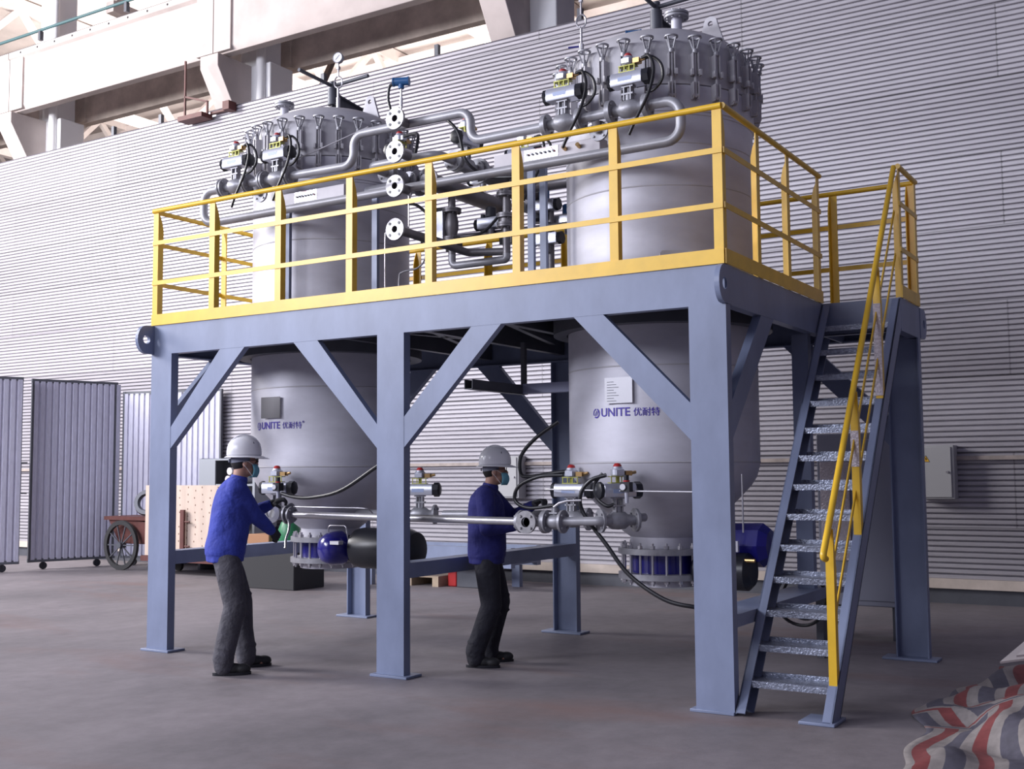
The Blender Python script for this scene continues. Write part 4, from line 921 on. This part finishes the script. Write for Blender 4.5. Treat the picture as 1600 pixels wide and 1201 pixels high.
hose('cable_hose','black hose curling over the lower valve beside the right vessel and up out of sight',[(3.62,0.95,1.92),(3.45,0.9,1.80),(3.34,0.85,1.66),(3.36,0.8,1.52),(3.46,0.76,1.49),(3.72,0.72,1.52),(3.84,0.72,1.53)],0.015)
hose('cable_hose','black hose loop left of the lower valve beside the right vessel',[(3.80,0.70,1.50),(3.60,0.68,1.49),(3.42,0.68,1.42),(3.38,0.68,1.31),(3.50,0.68,1.25),(3.72,0.70,1.27)],0.014)
hose('impulse_tube','thin bright air tube crossing in front of the right vessel cone',[(3.70,0.6,1.395),(4.10,0.5,1.39),(4.50,0.45,1.385),(5.0,0.45,1.38)],0.006,BRIGHT,'tube')
hose('impulse_tube','thin bright air tube crossing in front of the left vessel cone',[(1.30,0.35,1.25),(1.75,0.4,1.245),(2.05,0.45,1.24),(2.09,0.5,1.22),(2.09,0.6,1.12)],0.006,BRIGHT,'tube')
hose('impulse_tube','thin upright rod between the front right post and the stair',[(5.11,1.0,1.50),(5.11,1.0,1.08)],0.006,BRIGHT,'tube')
t = thing('cable_coil','coil of black cable hanging below the tie beam behind the stair','cable coil',(5.2,2.0,0.5))
MB().tube([(5.20+0.20*math.cos(a),2.0+0.012*math.sin(3*a),0.52+0.21*math.sin(a)) for a in [2*PI*i/48 for i in range(97)]],0.013,8).build('outer_turns', RUBBER, t)
MB().tube([(5.22+0.17*math.cos(a),2.02+0.01*math.sin(2*a),0.53+0.17*math.sin(a)) for a in [2*PI*i/40 for i in range(41)]],0.012,8).build('inner_turns', RUBBER, t)
# cable tray
t = thing('cable_tray','blue-grey cable tray bending towards the right vessel under the deck','cable tray',(2.9,1.6,2.2))
MB().box(2.86,0.75,2.20,2.94,1.62,2.205).box(2.935,0.75,2.20,2.94,1.60,2.28).box(2.86,0.75,2.20,2.865,1.62,2.28).build('tray', DGREY, t)
MB().box(2.94,1.54,2.205,3.58,1.62,2.21).box(2.94,1.535,2.205,3.58,1.54,2.29).box(2.865,1.62,2.205,3.58,1.625,2.29).build('tray', mat('painted_lit_tray',(0.40,0.42,0.58),0.35,0.2), t)  # lit stretch of the tray: the light is put into this paler colour
MB().box(2.88,1.60,2.29,2.92,1.64,2.66).build('hanger', DGREY, t)
# cabinet behind stair
t = thing('control_cabinet','grey control cabinet behind the stair, seen between the treads','cabinet',(5.15,3.6,0))
MB().box(4.87,3.6,0.30,5.60,4.0,1.86).build('carcass', mat('light_grey_enamel',(0.30,0.31,0.38),0.35), t, bevel=0.01)
MB().box(4.90,3.585,0.70,5.17,3.60,1.60).build('door', FILM, t, bevel=0.006)
MB().box(5.19,3.585,0.35,5.55,3.60,1.80).build('door', MATS['light_grey_enamel'], t, bevel=0.006)
MB().box(5.30,3.575,0.9,5.32,3.585,1.1).build('handle', BLACK, t)
for x in (4.92,5.50): MB().box(x,3.65,0.0,x+0.06,3.95,0.30).build('leg', DGREY, t)
# striped sheet heap, pale boards
import bmesh
def tarp():
    nx, ny = 70, 60; bm = bmesh.new(); uvl = bm.loops.layers.uv.new('UVMap'); G = []
    def ht(u, v):
        x, y = u*2.5, v*3.9
        edge = min(u, 1-u, v*1.0, 1-v)
        h = 0.02+0.20*math.sin(min(1,u*1.9)*PI/2)**1.3*(0.4+0.6*math.sin(PI*min(1,0.15+v*0.85)))
        h += 0.045*math.sin(9*u+5*math.sin(3*v*2.1))+0.03*math.sin(17*v+6*u*2)+0.02*math.sin(31*u-13*v)+0.016*math.sin(47*v+23*u)+0.012*math.sin(61*u+37*v)
        h += 0.03*abs(math.sin(6*u*3+4*v))
        return max(0.006, h*min(1, edge*9+0.04))
    for j in range(ny+1):
        row = []
        for i in range(nx+1):
            u, v = i/nx, j/ny
            left = 6.42+0.09*math.sin(9*v)+0.05*math.sin(23*v+1)+0.5*max(0,0.25-v)+0.12*v*v
            x = left+u*2.3; y = -0.95+v*3.6+0.10*math.sin(7*u)+0.25*u
            row.append(bm.verts.new((x, y, ht(u, v))))
        G.append(row)
    for j in range(ny):
        for i in range(nx):
            f = bm.faces.new((G[j][i],G[j][i+1],G[j+1][i+1],G[j+1][i]))
            for l, (a, b_) in zip(f.loops, ((i,j),(i+1,j),(i+1,j+1),(i,j+1))):
                u, v = a/nx, b_/ny
                l[uvl].uv = (u+0.16*math.floor(v*2.4)*0.5+0.25*v*(1 if v>0.33 else -0.3)+0.02*math.sin(9*v), v)
            f.smooth = True
    me = bpy.data.meshes.new('striped_sheet'); bm.to_mesh(me); bm.free(); me.materials.append(TARP)
    o = bpy.data.objects.new('striped_sheet', me); COL.objects.link(o)
    so = o.modifiers.new('thick','SOLIDIFY'); so.thickness = 0.006; so.offset = 1
    tag(o, 'crumpled red white and blue striped woven sheet on the floor at lower right', 'tarpaulin')
tarp()
for k,(a,b_,c) in enumerate((((6.905,0.30,0.40),(7.9,1.1,0.0),0.12),((7.02,0.12,0.47),(8.0,0.9,0.0),0.2))):
    o = MB().prism([(0,0),(0.9,0.15),(0.9,0.75),(0.28,0.62)],a,(0.94,0.30,0.10-0.02*k),(-0.1,0.96,0.25+0.03*k),0.012).build('board', BOARD)
    tag(o,['pale board lying on the striped sheet, lower left one','pale board lying on top of the other board at the right edge'][k],'board')
# ================= PEOPLE =================
def ell(mb, c, r, n=30, rot=None):
    c = Vector(c); vs = []; fs = []; m = n//2
    for j in range(1, m):
        ph = PI*j/m
        for i in range(n):
            a = 2*PI*i/n; p = Vector((r[0]*math.sin(ph)*math.cos(a), r[1]*math.sin(ph)*math.sin(a), r[2]*math.cos(ph)))
            if rot: p = rot @ p
            vs.append(c+p)
    top = len(vs); tp = Vector((0,0,r[2])); bt = -tp
    if rot: tp = rot@tp; bt = rot@bt
    vs += [c+tp, c+bt]
    for j in range(m-2):
        for i in range(n): k = (i+1)%n; fs.append((j*n+i, (j+1)*n+i, (j+1)*n+k, j*n+k))
    for i in range(n): k = (i+1)%n; fs.append((top, i, k)); fs.append((top+1, (m-2)*n+k, (m-2)*n+i))
    return mb.add(vs, fs)
def limb(mb, pts, n=24):
    for (p, r) in pts: ell(mb, p, (r,r,r), n)
    for (p, r), (q, s) in zip(pts, pts[1:]):
        if (Vector(p)-Vector(q)).length > 1e-4: mb.cyl(p, q, r, n, s)
def loft(mb, secs, n=36):
    vs = []; fs = []
    for (x,y,z,rx,ry) in secs:
        for i in range(n): a = 2*PI*i/n; vs.append((x+rx*math.copysign(abs(math.cos(a))**0.85,math.cos(a)), y+ry*math.copysign(abs(math.sin(a))**0.85,math.sin(a)), z))
    for k in range(len(secs)-1):
        for i in range(n): j = (i+1)%n; fs.append((k*n+i,k*n+j,(k+1)*n+j,(k+1)*n+i))
    fs += [tuple(range(n-1,-1,-1)), tuple((len(secs)-1)*n+i for i in range(n))]
    return mb.add(vs, fs)
def blob(name, mb, m, parent, T, voxel, it=6, fac=0.5):
    mb.v = [T @ v for v in mb.v]
    o = mb.build(name, m, parent)
    r = o.modifiers.new('r','REMESH'); r.mode = 'VOXEL'; r.voxel_size = voxel
    s = o.modifiers.new('s','SMOOTH'); s.iterations = it; s.factor = fac
    bpy.context.view_layer.update()
    me = bpy.data.meshes.new_from_object(o.evaluated_get(bpy.context.evaluated_depsgraph_get()))
    o.modifiers.clear(); o.data = me; me.name = name
    me.materials.clear(); me.materials.append(m); me.polygons.foreach_set('use_smooth', [True]*len(me.polygons))
    return o
def tmb(name, mb, m, parent, T, **k):
    mb.v = [T @ v for v in mb.v]; return mb.build(name, m, parent, **k)
def ik(a, c, l1, l2, pole):
    a = Vector(a); c = Vector(c); d = c-a; D = min(d.length, l1+l2-0.004); dn = d.normalized(); c = a+dn*D
    x = (l1*l1-l2*l2+D*D)/(2*D); h = math.sqrt(max(0, l1*l1-x*x)); p = Vector(pole); p = (p-dn*p.dot(dn)).normalized()
    return a+dn*x+p*h, c
def person(name, root, head_dir, H, label, feet, hands, jm, tm, look, grips, leanf=0.0, bag=1.0):
    """local frame: +Y forward, +X the figure's right"""
    f = Vector((*head_dir,0)).normalized(); rt = Vector((f.y,-f.x,0)); k = H/1.75
    T = Matrix((( rt.x*k, f.x*k, 0, root[0]),(rt.y*k, f.y*k, 0, root[1]),(0,0,k,0),(0,0,0,1)))
    Ti = T.inverted()
    t = thing(name, label, 'person', (root[0],root[1],0))
    sh = {1:Vector((0.185,0.00+leanf,1.425)), -1:Vector((-0.185,0.02+leanf,1.425))}
    HD = {1: Ti@Vector(hands[0]), -1: Ti@Vector(hands[1])}
    FT = {1: Ti@Vector((*feet[0],0)), -1: Ti@Vector((*feet[1],0))}
    hip = {s: Vector((0.09*s,0,0.93)) for s in (1,-1)}
    el = {}; wr = {}; kn = {}; an = {}
    for s in (1,-1):
        d = (HD[s]-sh[s]).normalized(); tgt = HD[s]-d*0.07
        el[s], wr[s] = ik(sh[s], tgt, 0.285, 0.255, (0.5*s,-0.3,-1))
        an[s] = FT[s]+Vector((0,-0.06,0.085)); kn[s], an[s] = ik(hip[s], an[s], 0.43, 0.44, (0.05*s,1,0))
    neck = Vector((0,0.03+leanf,1.47)); hc = Vector((0,0.075+leanf,1.62))
    Rh = Matrix.Rotation(look, 3, 'Z')
    def hp(x,y,z): return hc + Rh @ Vector((x,y,z))
    b = MB()
    ell(b, (0,0.0,0.96), (0.135,0.095,0.12)); ell(b, (0,0.01+leanf*.5,1.14), (0.135,0.095,0.16)); ell(b, (0,0.01+leanf,1.32), (0.165,0.105,0.16))
    limb(b, [(neck-Vector((0,0.01,0.06)),0.065),(neck+Vector((0,0.01,0.03)),0.055),(hp(0,-0.02,-0.05),0.058)])
    ell(b, hp(0,-0.005,0.02), (0.074,0.094,0.105), rot=Rh); ell(b, hp(0,0.03,-0.055), (0.055,0.060,0.055), rot=Rh)
    ell(b, hp(0,0.095,-0.012), (0.013,0.020,0.024), rot=Rh); ell(b, hp(0,0.083,-0.055), (0.024,0.012,0.010), rot=Rh)
    for s in (1,-1):
        ell(b, hp(0.076*s,-0.008,-0.005), (0.010,0.020,0.032), rot=Rh); ell(b, hp(0.030*s,0.078,0.018), (0.018,0.014,0.012), rot=Rh)
        limb(b, [(sh[s],0.058),(el[s],0.040),(wr[s],0.027)])
        limb(b, [(hip[s],0.09),(kn[s],0.056),(an[s],0.038)]); limb(b, [(an[s]-Vector((0,0.02,0.03)),0.035),(an[s]+Vector((0,0.12,-0.05)),0.028)])
        # palm and five fingers
        d = (wr[s]-el[s]).normalized(); g = Ti.to_3x3() @ Vector(grips[0 if s==1 else 1]); g = (g-d*g.dot(d)).normalized(); side = d.cross(g)*s
        pc = wr[s]+d*0.05; Rp = Matrix((side, d, g)).transposed()
        ell(b, pc, (0.040,0.048,0.016), rot=Rp)
        for i,(o_,ln) in enumerate(((-0.030,0.062),(-0.010,0.074),(0.010,0.078),(0.029,0.068))):
            q0 = pc+side*o_+d*0.035; q1 = q0+(d*0.9+g*0.35).normalized()*ln*0.42; q2 = q1+(d*0.25+g).normalized()*ln*0.34; q3 = q2+(g*0.7-d*0.55).normalized()*ln*0.28
            limb(b, [(q0,0.0095),(q1,0.009),(q2,0.0082),(q3,0.0072)], 8)
        q0 = pc+side*0.034-d*0.02; q1 = q0+(side*0.8+d*0.5+g*0.4).normalized()*0.035; q2 = q1+(g*0.9+d*0.5).normalized()*0.032
        limb(b, [(q0,0.012),(q1,0.0105),(q2,0.0085)], 8)
    body = blob('body', b, SKIN, t, T, 0.0055, 4, 0.4)
    # gloves: same hands slightly swollen, cuffed
    for s in (1,-1):
        gmb = MB(); d = (wr[s]-el[s]).normalized(); g = Ti.to_3x3() @ Vector(grips[0 if s==1 else 1]); g = (g-d*g.dot(d)).normalized(); side = d.cross(g)*s
        pc = wr[s]+d*0.05; Rp = Matrix((side, d, g)).transposed(); ell(gmb, pc, (0.046,0.054,0.021), rot=Rp)
        for o_,ln in ((-0.032,0.062),(-0.0105,0.074),(0.0105,0.078),(0.031,0.068)):
            q0 = pc+side*o_+d*0.035; q1 = q0+(d*0.9+g*0.35).normalized()*ln*0.42; q2 = q1+(d*0.25+g).normalized()*ln*0.34; q3 = q2+(g*0.7-d*0.55).normalized()*ln*0.30
            limb(gmb, [(q0,0.0115),(q1,0.0112),(q2,0.0105),(q3,0.0098)], 8)
        q0 = pc+side*0.036-d*0.02; q1 = q0+(side*0.8+d*0.5+g*0.4).normalized()*0.035; q2 = q1+(g*0.9+d*0.5).normalized()*0.034
        limb(gmb, [(q0,0.015),(q1,0.0135),(q2,0.0115)], 8)
        limb(gmb, [(wr[s]-d*0.05,0.036),(wr[s]+d*0.02,0.032)])
        blob('glove', gmb, GLOVE, t, T, 0.0045, 3, 0.4)
    # jacket
    j = MB(); B = bag; lf = leanf
    loft(j, [(0,0.0,0.845,0.168*B,0.128*B),(0,0.0,0.850,0.176*B,0.136*B),(0,0.0,0.895,0.178*B,0.138*B),(0,0.0,0.905,0.186*B,0.146*B),(0,0.003,0.97,0.190*B,0.150*B),(0,0.004+lf*.3,1.06,0.186*B,0.148*B),(0,0.003+lf*.5,1.16,0.188*B,0.146*B),(0,lf*.7,1.26,0.196*B,0.144*B),(0,-0.002+lf*.9,1.34,0.200*B,0.138*B),(0,-0.006+lf,1.41,0.188*B,0.118*B),(0,-0.006+lf,1.455,0.150,0.092),(0,0.005+lf,1.49,0.085,0.07)])
    for s in (1,-1):
        limb(j, [(Vector((0.06*s,-0.01+leanf,1.455)),0.058),(sh[s]+Vector((-0.01*s,0,0.0)),0.076)])
        mid = (sh[s]+el[s])/2; m2 = (el[s]+wr[s])/2
        limb(j, [(sh[s],0.080),(mid,0.073),(el[s]+Vector((0,0,-0.005)),0.066),(m2,0.056),(wr[s]-(wr[s]-el[s]).normalized()*0.02,0.044)])
    # creases: shallow ridges across elbow and flank
    random.seed(int(root[0]*100))
    for i in range(9):
        a = random.uniform(0,2*PI); z = random.uniform(0.97,1.32); r0 = 0.178*B; p = Vector((r0*math.cos(a),0.131*B*math.sin(a)+0.005+leanf*(z-.95)*1.5,z)); q = p+Vector((-0.08*math.sin(a),0.08*math.cos(a),random.uniform(-0.09,-0.03)))
        limb(j, [(p,0.004),((p+q)/2,0.010),(q,0.004)], 8)
    for s in (1,-1):
        d = (wr[s]-el[s]).normalized()
        for i in range(4):
            c_ = el[s]+d*(i*0.05+0.02); j.lathe([(0.055,-0.008),(0.066-0.005*i,0),(0.055,0.008)],c_,d+Vector((0.2*math.sin(i),0.1,0.2*math.cos(i))),16)
    jk = blob('jacket', j, jm, t, T, 0.007, 10, 0.5)
    c = MB(); c.lathe([(0.074,-0.02),(0.070,0.03),(0.063,0.048),(0.058,0.045),(0.060,-0.02)],neck+Vector((0,0.0,0.0)),(0,0.22,1),24,False)
    tmb('collar', c, jm, jk, T)
    # trousers
    p_ = MB(); ell(p_, (0,0,0.92), (0.165,0.128,0.13))
    for s in (1,-1):
        h0 = hip[s]; m1 = (h0+kn[s])/2; m2 = (kn[s]+an[s])/2
        limb(p_, [(h0+Vector((0,0,-0.03)),0.108),(m1,0.102),(kn[s],0.088),(m2+Vector((0,-0.008,0)),0.084),(an[s]+Vector((0,0,0.05)),0.080),(an[s]+Vector((0,0.005,-0.015)),0.076)])
        for i in range(3): p_.lathe([(0.07,-0.012),(0.087-0.002*i,0),(0.07,0.012)],an[s]+Vector((0,0.004*i,0.02+0.045*i)),(0.12*math.sin(2*i+s),0.25,1),16)
        for i in range(2): p_.lathe([(0.075,-0.012),(0.093,0),(0.075,0.012)],kn[s]+Vector((0,0,-0.05+0.09*i)),(0.2*s,0.3-0.5*i,1),16)
    blob('trousers', p_, tm, t, T, 0.009, 6, 0.5)
    # shoes
    for s in (1,-1):
        a = an[s]; sm = MB(); toe = Vector((0.02*s,1,0)).normalized(); rr = Matrix.Rotation(-0.12*s,3,'Z')
        ell(sm, (a.x,a.y-0.01,0.055), (0.042,0.055,0.052)); ell(sm, Vector((a.x,a.y,0.045))+rr@Vector((0,0.07,0)), (0.045,0.085,0.044)); ell(sm, Vector((a.x,a.y,0.042))+rr@Vector((0,0.145,0)), (0.047,0.062,0.041))
        limb(sm, [((a.x,a.y-0.01,0.06),0.045),((a.x,a.y-0.015,0.11),0.047)])
        so = blob('shoe', sm, SHOE, t, T, 0.006, 3, 0.4)
        sl = MB(); out = []
        for i in range(20):
            q = 2*PI*i/20; pt = rr@Vector((0.049*math.cos(q)*(1 if math.sin(q)>-.3 else .9),0.065+0.145*math.sin(q),0)); out.append((a.x+pt.x,a.y+pt.y))
        sl.prism(out,(0,0,0.001),(1,0,0),(0,1,0),0.022); tmb('sole', sl, BLACK, so, T, bevel=0)
    # hair, helmet, mask
    hb = MB(); ell(hb, hp(0,-0.028,0.020), (0.0775,0.080,0.092), rot=Rh); blob('hair', hb, HAIR, t, T, 0.006, 3, 0.4)
    hm = MB(); n = 32; rows = []
    cz = hp(0,0.0,0.055)
    prof = [(1.0,0.0),(1.0,0.03),(0.97,0.06),(0.90,0.09),(0.76,0.118),(0.55,0.138),(0.28,0.150),(0.02,0.154)]
    vs = []; 
    def rim(i): a = 2*PI*i/n; return a, (1.0+0.30*max(0,math.sin(a))**3)
    brim = [(0.008,-0.012,1),(0.0,-0.006,1),(-0.012,0.006,0)]
    rings = []
    for off,zz,bf in brim:
        ring = []
        for i in range(n):
            a, br = rim(i); ex = 0.010+0.045*max(0,math.sin(a))**2 if bf else 0
            ring.append(Rh@Vector(((0.116+ex+off)*math.cos(a),(0.142+ex+off)*math.sin(a),zz-0.012*max(0,math.sin(a))*bf)))
        rings.append(ring)
    for s_, zz in prof: rings.append([Rh@Vector((0.113*s_*math.cos(2*PI*i/n),0.139*s_*math.sin(2*PI*i/n),0.008+zz)) for i in range(n)])
    for rg in rings: vs += [cz+v for v in rg]
    fs = [(k_*n+i,k_*n+(i+1)%n,(k_+1)*n+(i+1)%n,(k_+1)*n+i) for k_ in range(len(rings)-1) for i in range(n)]
    inner = [cz+Rh@Vector((0.107*math.cos(2*PI*i/n),0.133*math.sin(2*PI*i/n),0.0)) for i in range(n)]; bo = len(vs); vs += inner
    fs += [(i,bo+i,bo+(i+1)%n,(i+1)%n) for i in range(n)]
    hm.add(vs, fs); helm = tmb('helmet', hm, HELM, t, T, sharp=60)
    rd_ = MB()
    for q in (-1,0,1):
        pts = [cz+Rh@Vector((0.022*q+0.114*0*1, 0.139*math.cos(a)*1.0, 0.010+0.157*math.sin(a)+0.002)) for a in [0.5+i*(PI-1.0)/14 for i in range(15)]]
        rd_.tube(pts,0.006,6)
    tmb('helmet_ridge', rd_, HELM, helm, T)
    vt = MB()
    for q in (-1,0,1): vt.bar(cz+Rh@Vector((0.075,0.03+0.022*q,0.118)),cz+Rh@Vector((0.092,0.034+0.022*q,0.098)),0.006,0.004)
    tmb('vent', vt, DGREY, helm, T)
    sp = MB(); sp.lathe([(0.084,-0.018),(0.087,-0.018),(0.087,0.018),(0.084,0.018),(0.084,-0.018)],hp(0,-0.022,0.028),Rh@Vector((0,-0.12,1)),28,False)
    sp.cyl(hp(0,-0.112,0.018),hp(0,-0.122,0.018),0.014,12)
    tmb('helmet_strap', sp, STRAP, helm, T)
    mk = MB(); vs = []; fs = []; na, nb = 12, 8
    for jx in range(nb+1):
        for i in range(na+1):
            a = -1.05+2.1*i/na; z = -0.115+0.105*jx/nb; bulge = 0.092+0.020*math.sin(PI*jx/nb)-0.012*abs(a)
            vs.append(hp(bulge*0.86*math.sin(a), 0.012+bulge*math.cos(a), z))
    for jx in range(nb):
        for i in range(na): q = jx*(na+1)+i; fs.append((q,q+1,q+na+2,q+na+1))
    mk.add(vs, fs); mko = tmb('face_mask', mk, MASK, t, T); sd = mko.modifiers.new('s','SOLIDIFY'); sd.thickness = 0.004
    lp = MB()
    for s in (1,-1):
        lp.tube([hp(0.066*s,0.058,-0.015),hp(0.079*s,0.015,0.012),hp(0.086*s,-0.024,0.005)],0.0018,6); lp.tube([hp(0.066*s,0.052,-0.105),hp(0.078*s,0.01,-0.05),hp(0.086*s,-0.024,-0.01)],0.0018,6)
    tmb('ear_loops', lp, MEAR, mko, T)
    gl = MB()
    for s in (1,-1):
        gl.tube([hp(0.080*s,-0.005,0.02),hp(0.074*s,0.08,0.022)],0.003,6); gl.obox(hp(0.034*s,0.098,0.018),(Rh@Vector((1,0,0)),Rh@Vector((0,1,0)),(0,0,1)),(0.027,0.003,0.016))
    tmb('glasses', gl, BLACK, t, T)
    return t, T
pA, TA = person('person', (1.36,-0.40), (0.62,0.78), 1.745, 'person in royal blue jacket, grey trousers and white helmet reaching for the left manual valve',
    [(1.555,-0.51),(1.44,-0.16)], [(1.53,0.08,0.94),(1.45,0.10,1.25)], JACK1, TRO1, 0.1, [(-0.8,0.1,0.0),(-0.2,0.2,-1)], 0.065, 1.06)
pB, TB = person('person', (3.01,0.84), (0.87,0.50), 1.655, 'person in navy jacket, black trousers and white helmet standing between the vessels in profile',
    [(3.05,0.71),(3.00,0.99)], [(3.32,0.86,1.05),(3.39,1.06,1.25)], JACK2, TRO2, 0.05, [(0.2,-0.3,1),(0,0,-1)], 0.0, 1.10)
tp = MB(); tp.lathe([(0.083,-0.004),(0.085,-0.004),(0.085,0.004),(0.083,0.004)],(3.055,0.905,0.62),(0,0,1),20,False)

for o in COL.objects:
    if o.get('label') and len(o['label'].split()) > 16: print('LONGLABEL', o.name, o['label'])
